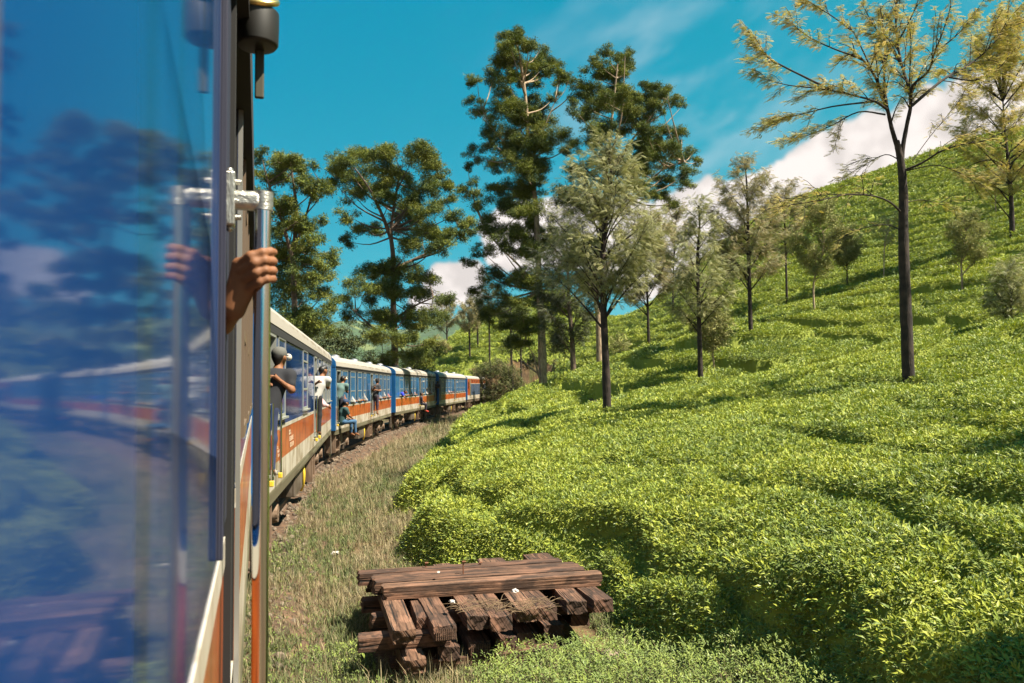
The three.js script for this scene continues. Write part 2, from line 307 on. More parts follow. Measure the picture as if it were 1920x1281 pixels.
{
  const TH0 = -24 * Math.PI / 180, TH1 = 50 * Math.PI / 180, NT = 680, RS = [];
  for (let r = 3.6; r < 205;) { RS.push(r); r += Math.max(0.045, r < 22 ? r * 0.0044 : r * 0.0030); }
  const NR = RS.length, pos = new Float32Array(NT * NR * 3), on = new Uint8Array(NT * NR), gaps = new Float32Array(NT * NR);
  for (let j = 0; j < NR; j++) for (let i = 0; i < NT; i++) {
    const th = TH0 + (TH1 - TH0) * i / (NT - 1), x = RS[j] * Math.sin(th), d = RS[j] * Math.cos(th), k = j * NT + i;
    const c0 = teaCover(x, d), g0 = c0 > 0 ? ground(x, d) : 0, y = c0 > 0 ? canopy(x, d, g0) : null;
    if (y === null) { pos[3 * k] = x; pos[3 * k + 1] = NaN; pos[3 * k + 2] = -d; continue; }
    pos[3 * k] = x; pos[3 * k + 1] = y; pos[3 * k + 2] = -d; on[k] = 1; gaps[k] = canopy.gap;
  }
  for (let k = 0; k < NT * NR; k++) if (!on[k]) {      // skirt: cells next to the edge drop to the soil
    const j = (k / NT) | 0, i = k % NT; let near = false;
    for (const [a, b] of [[1, 0], [-1, 0], [0, 1], [0, -1], [1, 1], [-1, -1], [1, -1], [-1, 1]]) { const jj = j + a, ii = i + b; if (jj >= 0 && jj < NR && ii >= 0 && ii < NT && on[jj * NT + ii] === 1) near = true; }
    if (near) { pos[3 * k + 1] = ground(pos[3 * k], -pos[3 * k + 2]) - 0.05; on[k] = 2; }
  }
  const zone = (x, d) => { const r = Math.hypot(x, d); const t = sideOf(LINE, x, d); return t < -2 || (d > 101 && x < 14) ? 2 : (d > 46 || (d > 36 && x > 9)) ? 1 : 0; };
  const idx = [[], [], []], items = [[], [], []], R = rng(41);
  const tones = [rgb(0.300, 0.335, 0.020), rgb(0.252, 0.300, 0.018), rgb(0.175, 0.238, 0.018), rgb(0.345, 0.370, 0.030), rgb(0.112, 0.165, 0.017)];
  const A = V(), B = V(), C = V(), N = V();
  for (let j = 0; j + 1 < NR; j++) for (let i = 0; i + 1 < NT; i++) {
    const k = j * NT + i, k2 = k + NT; if (!(on[k] && on[k + 1] && on[k2] && on[k2 + 1])) continue;
    const z = zone(pos[3 * k], -pos[3 * k + 2]);
    idx[z].push(k, k + 1, k2, k + 1, k2 + 1, k2);
    A.fromArray(pos, 3 * k); B.fromArray(pos, 3 * (k + 1)); C.fromArray(pos, 3 * k2);
    const e1 = V().subVectors(B, A), e2 = V().subVectors(C, A); N.crossVectors(e1, e2); if (N.y < 0) N.negate();
    const area = N.length(); N.normalize();
    const r = RS[j], s = Math.pow(Math.max(1, r / 13), 0.64), dens = 360 / (s * s);
    let want = area * dens * (1 - 0.92 * gaps[k]) * lerp(0.16, 1, sstep(0.35, 0.80, N.y)); want = Math.max(want, area * dens * sstep(34, 18, r) * lerp(0.85, 0.40, gaps[k])); let cnt = Math.floor(want); if (R() < want - cnt) cnt++;
    for (let q = 0; q < cnt; q++) {
      const p = A.clone().addScaledVector(e1, R()).addScaledVector(e2, R());
      const n = N.clone().multiplyScalar(0.7).add(V((R() - 0.5) * 0.8, 0.75, (R() - 0.5) * 0.8)).normalize();
      p.addScaledVector(N, (R() - 0.25) * 0.05 * s);
      const patch = fbm(p.x * 0.35 + 3, p.z * 0.35, 2, 91), pick = clamp(Math.floor((R() * 0.85 + patch * 0.5) * tones.length - 0.3), 0, tones.length - 1);
      items[z].push({ p, n, turn: R() * 6.28, s: s * lerp(0.75, 1.25, R()), c: tones[pick === 3 ? 0 : pick === 0 ? 3 : pick].clone().multiplyScalar(lerp(0.8, 1.2, R())) });
    }
  }
  const what = [['tea_field', 'broad near field of bright green tea bushes sloping up from the railway', 'tea field'], ['tea_hillside', 'terraced rows of tea bushes on the steep hillside below the white clouds', 'tea hillside'], ['tea_hill', 'small distant green tea hill behind the front of the train', 'tea hill']];
  const sprays = [teaSpray(5, 9, 0.075, 0.062, 1.25), teaSpray(6, 8, 0.085, 0.072, 1.1), teaSpray(7, 12, 0.065, 0.050, 1.35)];
  what.forEach(([name, label, cat], z) => {
    const o = thing(name, label, cat); o.userData.kind = 'stuff';
    const g = new THREE.BufferGeometry(), map = new Map(), p2 = [], ix = [];
    for (const v of idx[z]) { let w = map.get(v); if (w === undefined) { w = p2.length / 3; map.set(v, w); p2.push(pos[3 * v], pos[3 * v + 1] - 0.06 * Math.max(1, Math.hypot(pos[3 * v], pos[3 * v + 2]) / 40), pos[3 * v + 2]); } ix.push(w); }
    g.setAttribute('position', new THREE.Float32BufferAttribute(p2, 3)); g.setIndex(ix); g.computeVertexNormals();
    mesh('bushes', g, teaBodyMat, o).userData.kind = 'stuff';
    for (let q = 0; q < 3; q++) instanced('leaves', sprays[q], teaLeafMat, items[z].filter((_, k) => k % 3 === q), o).userData.kind = 'stuff';
  });
  console.log('tea sprays', items.map((a) => a.length).join(' '), 'tris', idx.map((a) => a.length / 3).join(' '));
}

// ------------------------------------------------------------------ mountains far beyond the valley
{
  const prof = [[-2600, 150], [-1500, 170], [-900, 150], [-640, 180], [-560, 168], [-470, 190], [-430, 196], [-370, 186], [-300, 170], [-230, 178], [-130, 205], [-30, 190], [200, 150], [900, 120], [2200, 90]];
  const ridge = (x) => { for (let i = 0; i + 1 < prof.length; i++) if (x <= prof[i + 1][0]) { const t = (x - prof[i][0]) / (prof[i + 1][0] - prof[i][0]); return lerp(prof[i][1], prof[i + 1][1], t * t * (3 - 2 * t)); } return 90; };
  const h = (x, d) => { const t = clamp((d - 1100) / 1100, 0, 1.6), up = t < 1 ? sstep(0, 1, t) : 1 - 0.5 * (t - 1), n = fbm(x * 0.004, d * 0.004, 5, 51), q = 1 - Math.abs(2 * fbm(x * 0.006 + 4, d * 0.003, 4, 52) - 1); return -14 + up * (ridge(x) * (0.93 + 0.1 * n)) + (q - 0.75) * 90 * t * (1.2 - t > 0 ? 1.2 - t : 0); };
  const mtTex = dataTex(512, 512, (u, v) => { const n = tfbm(u, v, 40, 40, 4, 3), f = sstep(0.55, 0.7, tfbm(u, v, 7, 9, 3, 8)); return [lerp(0.13 + 0.12 * n, 0.42, f * 0.7), lerp(0.19 + 0.16 * n, 0.44, f * 0.7), lerp(0.11 + 0.07 * n, 0.25, f * 0.7)]; }, true, [0.0022, 0.0022]);
  const m = mesh('mountains', grid(spaced([[-2600, 90], [-900, 14], [300, 90], [2200, 0]]), spaced([[1000, 28], [2300, 100], [2900, 0]]), h), std({ map: mtTex, roughness: 1 }));
  tag(m, 'hazy blue wooded mountain ridge far behind the trees', 'mountains', null, 'structure');
}

// ------------------------------------------------------------------ trees
function barkTex(base, dark, seed, vert) {
  return dataTex(256, 256, (u, v) => { const n = tfbm(u, v, vert ? 12 : 4, vert ? 3 : 10, 4, seed), k = tfbm(u, v, 5, 5, 3, seed + 9), a = clamp(0.2 + 1.1 * (n - 0.25) + 0.6 * (k - 0.5), 0, 1); return [lerp(dark[0], base[0], a), lerp(dark[1], base[1], a), lerp(dark[2], base[2], a)]; }, true, [1.2, 0.8]);
}
const barkBump = dataTex(128, 128, (u, v) => { const n = tfbm(u, v, 10, 4, 4, 33); return [n, n, n]; }, false, [1.5, 1]);
const bark = {
  pale: std({ map: barkTex([0.78, 0.70, 0.58], [0.42, 0.35, 0.28], 3, true), roughness: 0.95, bumpMap: barkBump, bumpScale: 0.01 }),
  grey: std({ map: barkTex([0.50, 0.43, 0.36], [0.22, 0.18, 0.15], 5, true), roughness: 0.95, bumpMap: barkBump, bumpScale: 0.015 }),
  dark: std({ map: barkTex([0.27, 0.22, 0.185], [0.10, 0.08, 0.07], 7, false), roughness: 0.95, bumpMap: barkBump, bumpScale: 0.02 }),
};
const treeLeafMat = phys({ color: 0xffffff, roughness: 0.95, transmission: 0.22, thickness: 0, specularIntensity: 0.5, clearcoat: 0.05, clearcoatRoughness: 0.45, side: THREE.DoubleSide });
const featherMat = phys({ color: 0xffffff, roughness: 0.95, transmission: 0.35, thickness: 0, side: THREE.DoubleSide });
// a twig's worth of hanging narrow leaves, about half a metre across
function eucaSpray(seed, n = 18) {
  const R = rng(seed), list = [];
  for (let i = 0; i < n; i++) {
    const a = R() * 6.283, e = lerp(-0.9, 0.55, R()), r = 0.24 * Math.sqrt(R());
    list.push({ p: V(Math.cos(a) * r, (R() - 0.45) * 0.22, Math.sin(a) * r), dir: V(Math.cos(a) * Math.cos(e), Math.sin(e), Math.sin(a) * Math.cos(e)), up: V(R() - 0.5, 1, R() - 0.5), l: lerp(0.12, 0.24, R()), w: lerp(0.045, 0.075, R()), fold: 0.15, droop: 0.15 });
  }
  return leafGeo(list);
}
// a feathery frond: thin leaflets on both sides of a drooping stalk along +x
function featherSpray(seed, n = 13, len = 0.42) {
  const R = rng(seed), list = [];
  for (let i = 0; i < n; i++) for (const s of [-1, 1]) {
    const t = (i + 0.5) / n, x = t * len, l = len * 0.30 * Math.sin(Math.PI * (0.18 + 0.75 * t)) * lerp(0.8, 1.2, R());
    list.push({ p: V(x, -0.25 * len * t * t, 0), dir: V(0.45, -0.25 + 0.3 * (R() - 0.5), s), up: V(0, 1, 0), l, w: 0.022, fold: 0.1, droop: 0.2 });
  }
  return leafGeo(list);
}
function broadSpray(seed, n = 10, l = 0.2) { return teaSpray(seed, n, l, l * 1.1, 0.9); }
const EUCA = [eucaSpray(11), eucaSpray(12), eucaSpray(13)], FEATHER = [featherSpray(21), featherSpray(22, 11, 0.5), featherSpray(23, 15, 0.36)], BROAD = [broadSpray(31), broadSpray(32, 8, 0.26)];
const GREENS = {
  euca: [rgb(0.095, 0.124, 0.017), rgb(0.068, 0.094, 0.017), rgb(0.142, 0.172, 0.017), rgb(0.165, 0.176, 0.022)],
  grey: [rgb(0.265, 0.265, 0.090), rgb(0.220, 0.225, 0.075), rgb(0.320, 0.305, 0.120), rgb(0.175, 0.190, 0.060)],
  gold: [rgb(0.470, 0.370, 0.070), rgb(0.390, 0.345, 0.055), rgb(0.550, 0.420, 0.140), rgb(0.320, 0.310, 0.045)],
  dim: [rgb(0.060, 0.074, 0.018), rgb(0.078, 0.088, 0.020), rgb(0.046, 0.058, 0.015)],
  shrub: [rgb(0.105, 0.120, 0.030), rgb(0.085, 0.105, 0.024), rgb(0.130, 0.130, 0.050)],
  mix: [rgb(0.270, 0.235, 0.090), rgb(0.225, 0.200, 0.070), rgb(0.170, 0.175, 0.050), rgb(0.310, 0.250, 0.115)],
};
function treeGroup(name, label, base, group) { return thing(name, label, 'tree', [base.x, base.y, base.z], 0, group); }
function nearestOn(pts, q, rise) {                    // where a branch to q leaves the trunk
  let best = null, bd = 1e9;
  for (let i = 0; i + 1 < pts.length; i++) for (let k = 0; k < 6; k++) {
    const p = pts[i].clone().lerp(pts[i + 1], k / 6), h = Math.hypot(q.x - p.x, q.z - p.z), want = q.y - rise * h, c = Math.abs(p.y - want) + (p.y > q.y ? 3 : 0) + 0.12 * p.distanceTo(q);
    if (c < bd) { bd = c; best = p; }
  }
  return best;
}
// eucalypt: a tall trunk that carries separate cushions of leaves on rising limbs
function euca(o) {
  const R = rng(o.seed), base = P(...o.base); base.y = Math.min(base.y, ground(base.x, -base.z) + 0.3) - 0.15;
  const t = treeGroup(o.name, o.label, base, o.group), d0 = o.base[2], L = (p) => p.sub(base);
  const wood = [], trunkPts = [V(0, 0, 0), ...o.trunk.map(([x, y, dd = 0]) => L(P(x, y, d0 + dd)))];
  wood.push(limb(trunkPts, o.r * 0.8, o.r * 0.13, 10, 4, 0.12, o.seed));
  wood.push(limb([V(0, -0.3, 0), trunkPts[0].clone().lerp(trunkPts[1], 0.12)], o.r * 1.15, o.r * 0.74, 10, 3, 0.2, o.seed + 1));
  for (const f of o.forks || []) { const fp = f.pts.map(([x, y, dd = 0]) => L(P(x, y, d0 + dd))); wood.push(limb(fp, f.r, f.r * 0.25, 8, 4, 0.12, o.seed + 2)); trunkPts.forks = [...(trunkPts.forks || []), fp]; }
  const items = [[], [], []], K = o.density || 1, twigs = [];
  const more = []; if (o.filler) { const tx = (y) => { let best = o.trunk[0]; for (const q of o.trunk) if (Math.abs(q[1] - y) < Math.abs(best[1] - y)) best = q; return best[0]; }; for (const [px, py, rx, ry] of o.clumps) if (R() < o.filler) more.push([lerp(px, tx(py), lerp(0.25, 0.7, R())), py + (R() - 0.3) * 22, rx * 0.9, ry, (R() - 0.5) * 2 * o.deep]); }
  [...o.clumps, ...more].forEach(([px, py, rx, ry, dz], ci) => {
    const m = d0 / FPX, dd = dz !== undefined ? dz : (R() - 0.5) * 2 * (o.deep || 3.2) * 1.0, c = L(P(px, py, d0 + dd)), a = rx * m * 1.06, b = ry * m * 1.05, q = a * lerp(0.75, 1.1, R());
    const paths = [trunkPts, ...(trunkPts.forks || [])], from = paths.map((pp) => nearestOn(pp, c, 0.75)).sort((u, v) => u.distanceTo(c) - v.distanceTo(c))[0];
    const mid = from.clone().lerp(c, 0.55); mid.y -= 0.10 * from.distanceTo(c); mid.x += (R() - 0.5) * 0.25; mid.z += (R() - 0.5) * 0.25;
    const len = from.distanceTo(c), end = c.clone(); end.y -= b * 0.2;
    if (len > 0.4) wood.push(limb([from, mid, end], clamp(0.018 * len + 0.012, 0.02, o.r * 0.33), 0.012, 5, 3, 0, ci + 3));
    // several smaller heads make up each cushion
    const heads = Math.max(5, Math.round(4 + a * 2.9));
    for (let h = 0; h < heads; h++) {
      const th = R() * 6.283, rr = Math.sqrt(R()) * 0.86, hc = V(c.x + Math.cos(th) * rr * a, c.y + (R() * 2.4 - 1.3) * b * (1 - 0.3 * rr) - b * 0.45 * rr * rr, c.z + Math.sin(th) * rr * q), hr = lerp(0.30, 0.52, R()) * Math.min(a, b * 2.3);
      if (R() < 0.75) twigs.push([end, hc]);
      const n = Math.round(K * (10 + 185 * hr * hr));
      const ti = Math.floor(R() * GREENS[o.tone || 'euca'].length);
      for (let k = 0; k < n; k++) {
        const u = R() * 6.283, z = R() * 1.75 - 0.75, s = Math.sqrt(Math.max(0, 1 - Math.min(1, z * z))), rad = hr * Math.pow(R(), 0.55) * 1.12;
        const p = V(hc.x + Math.cos(u) * s * rad * 1.15, hc.y + z * rad * 0.85 - (R() < 0.3 ? R() * 0.35 * hr : 0), hc.z + Math.sin(u) * s * rad * 1.15);
        const tones = GREENS[o.tone || 'euca'];
        items[k % 3].push({ p, n: V((R() - 0.5) * 1.8, 1, (R() - 0.5) * 1.8).normalize(), turn: R() * 6.28, s: lerp(0.45, 0.92, R()) * (o.leaf || 1), c: tones[(ti + (R() < 0.35 ? 1 : 0)) % tones.length].clone().multiplyScalar(lerp(0.75, 1.2, R())) });
      }
    }
  });
  for (const [a, b] of twigs) wood.push(limb([a, a.clone().lerp(b, 0.5).add(V(0, -0.06, 0)), b], 0.014, 0.006, 3, 1));
  mesh('trunk', merge(wood), bark[o.bark || 'grey'], t);
  for (let k = 0; k < 3; k++) if (items[k].length) instanced('crown', EUCA[k], treeLeafMat, items[k], t).userData.kind = 'stuff';
  return t;
}
// feathery shade tree: slim dark trunk, many thin rising limbs with fine fronds; crown gives half widths [py, half width in px]
function feather(o) {
  const R = rng(o.seed), base = P(...o.base); const gy = ground(base.x, -base.z); if (!o.air) base.y = Math.min(base.y, gy + (o.tea === false ? 0 : 0.5)); base.y -= 0.1;
  const t = treeGroup(o.name, o.label, base, o.group), d0 = o.base[2], L = (p) => p.sub(base), m = d0 / FPX;
  const trunkPts = [V(0, -0.2, 0), ...o.trunk.map(([x, y, dd = 0]) => L(P(x, y, d0 + dd)))];
  const wood = [limb(trunkPts, o.r, o.r * 0.22, 9, 4, 0.12, o.seed)], items = [[], [], []], tones = GREENS[o.tone || 'grey'];
  const put = (p, dir, k, s) => {
    const a = Math.atan2(-dir.z, dir.x) + (R() - 0.5) * 2.4;
    items[k].push({ p, n: V((R() - 0.5) * 2.0, 1, (R() - 0.5) * 2.0).normalize(), turn: a, s: s * lerp(0.7, 1.25, R()), c: tones[Math.floor(R() * tones.length)].clone().multiplyScalar(lerp(0.8, 1.2, R())) });
  };
  const hw = (py) => { const c = o.crown; if (py <= c[0][0]) return c[0][1]; for (let i = 0; i + 1 < c.length; i++) if (py <= c[i + 1][0]) return lerp(c[i][1], c[i + 1][1], (py - c[i][0]) / (c[i + 1][0] - c[i][0])); return c.at(-1)[1]; };
  const y0 = o.crown[0][0], y1 = o.crown.at(-1)[0], fs = (o.frond || 1) * 0.62 * clamp(Math.sqrt(d0 / 26), 0.8, 1.6), bl = [];
  const frondsAlong = (pts, n, k0) => { const c = new THREE.CatmullRomCurve3(pts); for (let i = 0; i < n; i++) { const u = lerp(k0, 1, Math.pow(R(), 0.8)), p = c.getPoint(u), dir = c.getTangent(u); p.add(V((R() - 0.5) * 0.5, (R() - 0.5) * 0.45, (R() - 0.5) * 0.5)); put(p, dir, Math.floor(R() * 3), fs); } };
  for (let i = 0; i < (o.limbs || 34); i++) {
    const u = (i + R()) / (o.limbs || 34), ty = lerp(y0 - 2, y1, u), w = hw(ty) * m * lerp(0.3, 1.18, Math.sqrt(R())), a = i * 2.4 + R() * 0.7;
    const cx = o.trunk.at(-1)[0] + (o.lean || 0) * (y1 - ty), q = L(P(cx, ty, d0)).add(V(Math.cos(a) * w, 0, Math.sin(a) * w * 0.9));
    const from = nearestOn(trunkPts, q, o.rise || 1.05), len = from.distanceTo(q); if (len < 0.15) { frondsAlong([from, q.clone().add(V(0, 0.2, 0))], 6, 0); continue; }
    const mid = from.clone().lerp(q, 0.5); mid.y += 0.06 * len * (R() - 0.2); mid.add(V((R() - 0.5) * 0.15 * len, 0, (R() - 0.5) * 0.15 * len));
    wood.push(limb([from, mid, q], clamp(0.011 * len + 0.012, 0.014, o.r * 0.5), 0.007, 5, 3, 0, i));
    frondsAlong([from, mid, q], Math.round((o.fill || 1) * (8 + len * 13)), 0.35);
    const main = new THREE.CatmullRomCurve3([from, mid, q]);
    for (let s = 0; s < Math.round(2 + len * 1.6); s++) {
      const b0 = main.getPoint(lerp(0.35, 0.97, R())), tg = main.getTangent(0.6), sl = len * lerp(0.18, 0.38, R());
      const b1 = b0.clone().addScaledVector(tg, sl * 0.6).add(V((R() - 0.5) * sl * 1.3, (R() - 0.25) * sl * 0.8, (R() - 0.5) * sl * 1.3));
      wood.push(limb([b0, b0.clone().lerp(b1, 0.5).add(V(0, 0.04, 0)), b1], 0.010, 0.004, 3, 1)); frondsAlong([b0, b1], Math.round((o.fill || 1) * (5 + sl * 17)), 0.15);
    }
  }
  for (const b of o.boughs || []) { const bp = b.map(([x, y, dd = 0]) => L(P(x, y, d0 + dd))); wood.push(limb(bp, o.r * 0.4, 0.01, 6, 4, 0.1, 5)); frondsAlong(bp, 14, 0.6); }
  mesh('trunk', merge(wood), bark[o.bark || 'dark'], t);
  const geos = o.leaves === 'broad' ? [BROAD[0], BROAD[1], BROAD[0]] : FEATHER;
  for (let k = 0; k < 3; k++) if (items[k].length) instanced('crown', geos[k], o.leaves === 'broad' ? treeLeafMat : featherMat, items[k], t).userData.kind = 'stuff';
  return t;
}
// bush: many stems from one foot and a dense rounded mass of leaves
function bush(o) {
  const R = rng(o.seed), base = P(...o.base), m = o.base[2] / FPX; base.y = Math.min(base.y, ground(base.x, -base.z) + 0.05); if (o.sit !== undefined) base.y = o.sit;
  const t = thing(o.name || 'bush', o.label, o.cat || 'bush', [base.x, base.y, base.z], 0, o.group), L = (p) => p.sub(base), wood = [], items = [[], []], tones = GREENS[o.tone || 'shrub'];
  o.clumps.forEach(([px, py, rx, ry], i) => {
    const c = L(P(px, py, o.base[2] + (R() - 0.5) * rx * m)), a = rx * m, b = ry * m;
    wood.push(limb([V((R() - 0.5) * 0.3, -0.1, (R() - 0.5) * 0.3), c.clone().multiplyScalar(0.5).add(V((R() - 0.5) * 0.3, 0.1, 0)), c], 0.03, 0.008, 4, 2, 0, i));
    for (let k = 0, n = Math.round((o.fill || 1) * (14 + 46 * a * b)); k < n; k++) {
      const u = R() * 6.283, z = R() * 2 - 1, s = Math.sqrt(1 - z * z), rad = Math.pow(R(), 0.45) * (0.85 + 0.4 * vnoise(u * 2, z * 3 + i, 5));
      items[k % 2].push({ p: V(c.x + Math.cos(u) * s * a * rad, c.y + z * b * rad, c.z + Math.sin(u) * s * a * rad), n: V((R() - 0.5) * 1.4, 1, (R() - 0.5) * 1.4).normalize(), turn: R() * 6.28, s: (o.leaf || 1) * lerp(0.7, 1.2, R()), c: tones[Math.floor(R() * tones.length)].clone().multiplyScalar(lerp(0.7, 1.25, R())) });
    }
  });
  mesh('stem', merge(wood), bark.dark, t);
  for (let k = 0; k < 2; k++) instanced('foliage', o.fine ? EUCA[k] : BROAD[k], treeLeafMat, items[k], t).userData.kind = 'stuff';
  return t;
}
// the four big eucalypts
euca({ name: 'eucalyptus_tree', label: 'tall thin eucalyptus at the far left, behind the nearest carriage roof', seed: 101, base: [556, 700, 44], r: 0.27, bark: 'grey', deep: 2.6, density: 0.8, filler: 0.5, trunk: [[553, 600], [550, 480], [556, 400], [548, 330], [543, 300]],
  forks: [{ pts: [[552, 500], [530, 420, -1], [505, 350, -2], [492, 300, -2]], r: 0.12 }, { pts: [[551, 470], [575, 400, 1], [592, 350, 1], [605, 345, 1]], r: 0.09 }],
  clumps: [[490, 290, 18, 12], [520, 300, 26, 9], [555, 300, 24, 8], [580, 306, 14, 8], [500, 332, 28, 9], [545, 326, 28, 8], [570, 332, 14, 7], [490, 365, 28, 11], [530, 370, 28, 9], [565, 352, 15, 7], [600, 342, 14, 7], [585, 362, 14, 10], [612, 352, 18, 10], [500, 400, 28, 12], [545, 410, 28, 10], [520, 430, 33, 12], [570, 425, 24, 11], [600, 412, 14, 7], [540, 462, 38, 13], [590, 450, 20, 10], [520, 484, 38, 14], [570, 492, 33, 13], [610, 472, 22, 10], [625, 487, 12, 8], [540, 522, 42, 14], [600, 512, 28, 12], [520, 552, 38, 16], [570, 552, 34, 13], [610, 547, 22, 12], [540, 590, 48, 16], [590, 592, 28, 12], [618, 572, 18, 10], [560, 614, 30, 14], [500, 610, 30, 18], [610, 610, 20, 12]] });
euca({ name: 'eucalyptus_tree', label: 'domed eucalyptus with an open umbrella crown, standing behind the middle carriages', seed: 102, base: [741, 720, 55], r: 0.34, bark: 'grey', deep: 4, filler: 0.25, trunk: [[740, 650], [737, 560], [737, 480], [733, 440], [737, 400], [745, 350], [752, 310]],
  forks: [{ pts: [[733, 445], [715, 400, -1], [690, 350, -2], [665, 315, -2]], r: 0.16 }, { pts: [[735, 430], [770, 380, 1], [800, 340, 2], [830, 320, 2]], r: 0.14 }, { pts: [[738, 505], [790, 480, 1], [840, 455, 2], [870, 425, 2]], r: 0.14 }, { pts: [[740, 600], [775, 575, -2], [820, 555, -3]], r: 0.12 }, { pts: [[741, 640], [700, 615, -2], [660, 580, -3]], r: 0.12 }],
  clumps: [[740, 280, 42, 14], [690, 290, 42, 14], [650, 302, 32, 14], [778, 285, 38, 15], [803, 310, 36, 17], [828, 332, 20, 16], [660, 326, 36, 13], [720, 311, 46, 15], [632, 345, 20, 14], [690, 345, 32, 12], [750, 335, 36, 13], [790, 352, 32, 13], [838, 348, 12, 11], [665, 366, 28, 11], [730, 370, 30, 10], [780, 376, 30, 11], [652, 402, 20, 15], [690, 430, 33, 12], [655, 452, 16, 11], [762, 415, 36, 14], [802, 392, 28, 11], [836, 372, 20, 11], [852, 402, 20, 12], [872, 412, 20, 11], [812, 432, 36, 13], [846, 437, 26, 10], [882, 427, 14, 10], [770, 457, 32, 11], [818, 462, 26, 10], [700, 502, 33, 11], [665, 522, 20, 11], [740, 500, 36, 13], [780, 512, 28, 11], [802, 517, 20, 11], [645, 562, 18, 9], [680, 552, 33, 11], [720, 547, 33, 11], [760, 542, 36, 13], [802, 547, 28, 11], [827, 562, 20, 11], [700, 592, 36, 12], [742, 592, 36, 12], [782, 582, 32, 11], [812, 592, 22, 11], [832, 587, 12, 8], [660, 587, 18, 8], [720, 627, 28, 11], [772, 632, 22, 10], [800, 642, 22, 11], [782, 668, 36, 12], [716, 672, 22, 10]] });
euca({ name: 'eucalyptus_tree', label: 'tallest eucalyptus in the middle, pale trunk standing at the edge of the tea', seed: 103, base: [1019, 724, 63], r: 0.47, bark: 'pale', deep: 3.9, filler: 0.55, trunk: [[1016, 640], [1013, 560], [1009, 480], [1004, 380], [992, 280], [985, 180], [975, 110], [968, 80]],
  forks: [{ pts: [[1012, 545], [975, 500, -1], [930, 455, -2], [900, 410, -2]], r: 0.12 }, { pts: [[1000, 350], [960, 290, 1], [925, 240, 1], [900, 200, 1]], r: 0.10 }, { pts: [[995, 300], [1020, 240, -1], [1045, 180, -1]], r: 0.09 }, { pts: [[1016, 720, -0.5], [1006, 690, -0.5], [1001, 668, -0.6], [985, 640, -1]], r: 0.11 }],
  clumps: [[968, 66, 15, 12], [950, 76, 20, 13], [990, 78, 18, 12], [1012, 92, 18, 12], [945, 105, 24, 14], [962, 96, 24, 12], [965, 121, 38, 12], [1000, 116, 26, 12], [1036, 120, 18, 10], [895, 146, 17, 15], [925, 141, 24, 12], [1000, 141, 26, 14], [1050, 132, 20, 10], [1066, 151, 18, 11], [1082, 156, 12, 8], [890, 196, 18, 15], [906, 211, 17, 12], [945, 181, 26, 15], [955, 201, 28, 15], [1000, 196, 26, 14], [1040, 181, 12, 8], [930, 236, 24, 14], [985, 226, 33, 14], [1022, 216, 24, 15], [925, 266, 24, 12], [975, 266, 33, 14], [1012, 251, 28, 17], [1050, 256, 26, 15], [890, 291, 19, 16], [876, 311, 9, 8], [930, 301, 26, 14], [975, 301, 30, 18], [1010, 311, 24, 17], [1068, 272, 18, 13], [885, 356, 23, 17], [930, 346, 23, 14], [970, 351, 28, 17], [1000, 352, 20, 17], [900, 391, 25, 14], [940, 381, 28, 14], [985, 386, 28, 15], [920, 426, 24, 13], [960, 431, 30, 15], [1000, 416, 20, 13], [880, 491, 13, 8], [905, 471, 20, 12], [935, 456, 26, 12], [990, 466, 26, 13], [1020, 441, 20, 12], [920, 511, 26, 15], [950, 521, 26, 13], [985, 521, 28, 15], [900, 551, 19, 12], [940, 561, 26, 15], [980, 571, 26, 15], [1010, 561, 22, 13], [915, 591, 20, 12], [950, 601, 26, 13], [985, 611, 22, 13], [1040, 521, 24, 13], [1050, 571, 22, 13], [962, 641, 20, 10]] });
euca({ name: 'eucalyptus_tree', label: 'broad eucalyptus with a leaning whitish trunk, its crown right of the tallest one', seed: 104, base: [1124, 684, 61], r: 0.35, bark: 'pale', deep: 4, filler: 0.5, trunk: [[1122, 600], [1116, 530], [1124, 450], [1135, 350], [1142, 270], [1150, 200], [1158, 120]],
  forks: [{ pts: [[1140, 310], [1165, 220, -1], [1170, 150, -1], [1172, 105, -1]], r: 0.09 }, { pts: [[1135, 350], [1180, 270, 1], [1220, 220, 1], [1255, 180, 1]], r: 0.11 }, { pts: [[1130, 420], [1190, 370, -1], [1240, 320, -1], [1290, 300, -1]], r: 0.11 }, { pts: [[1116, 540], [1090, 490, 0], [1075, 460, 1]], r: 0.1 }],
  clumps: [[1140, 100, 18, 12], [1170, 100, 18, 12], [1122, 116, 18, 12], [1184, 117, 12, 12], [1112, 136, 22, 12], [1150, 131, 26, 14], [1105, 161, 24, 14], [1166, 127, 18, 10], [1150, 161, 26, 14], [1090, 186, 22, 14], [1130, 186, 26, 14], [1170, 176, 22, 12], [1076, 201, 14, 10], [1100, 216, 22, 12], [1220, 162, 20, 10], [1248, 167, 16, 10], [1202, 182, 28, 12], [1236, 187, 28, 10], [1264, 182, 16, 12], [1279, 197, 8, 12], [1212, 202, 26, 10], [1182, 206, 18, 10], [1140, 236, 26, 12], [1180, 236, 22, 12], [1212, 227, 22, 12], [1250, 247, 24, 12], [1278, 252, 14, 10], [1230, 266, 28, 12], [1202, 272, 26, 12], [1268, 277, 26, 12], [1298, 286, 14, 10], [1310, 300, 10, 8], [1220, 301, 28, 12], [1260, 307, 26, 10], [1290, 321, 18, 10], [1192, 312, 22, 12], [1240, 336, 28, 10], [1288, 346, 16, 8], [1150, 291, 22, 12], [1200, 352, 26, 12], [1248, 366, 20, 8], [1270, 381, 18, 8], [1100, 250, 24, 13], [1085, 320, 26, 16], [1060, 360, 26, 18], [1090, 380, 30, 18], [1050, 420, 24, 16], [1085, 450, 28, 16], [1060, 480, 26, 14], [1100, 520, 26, 14]] });
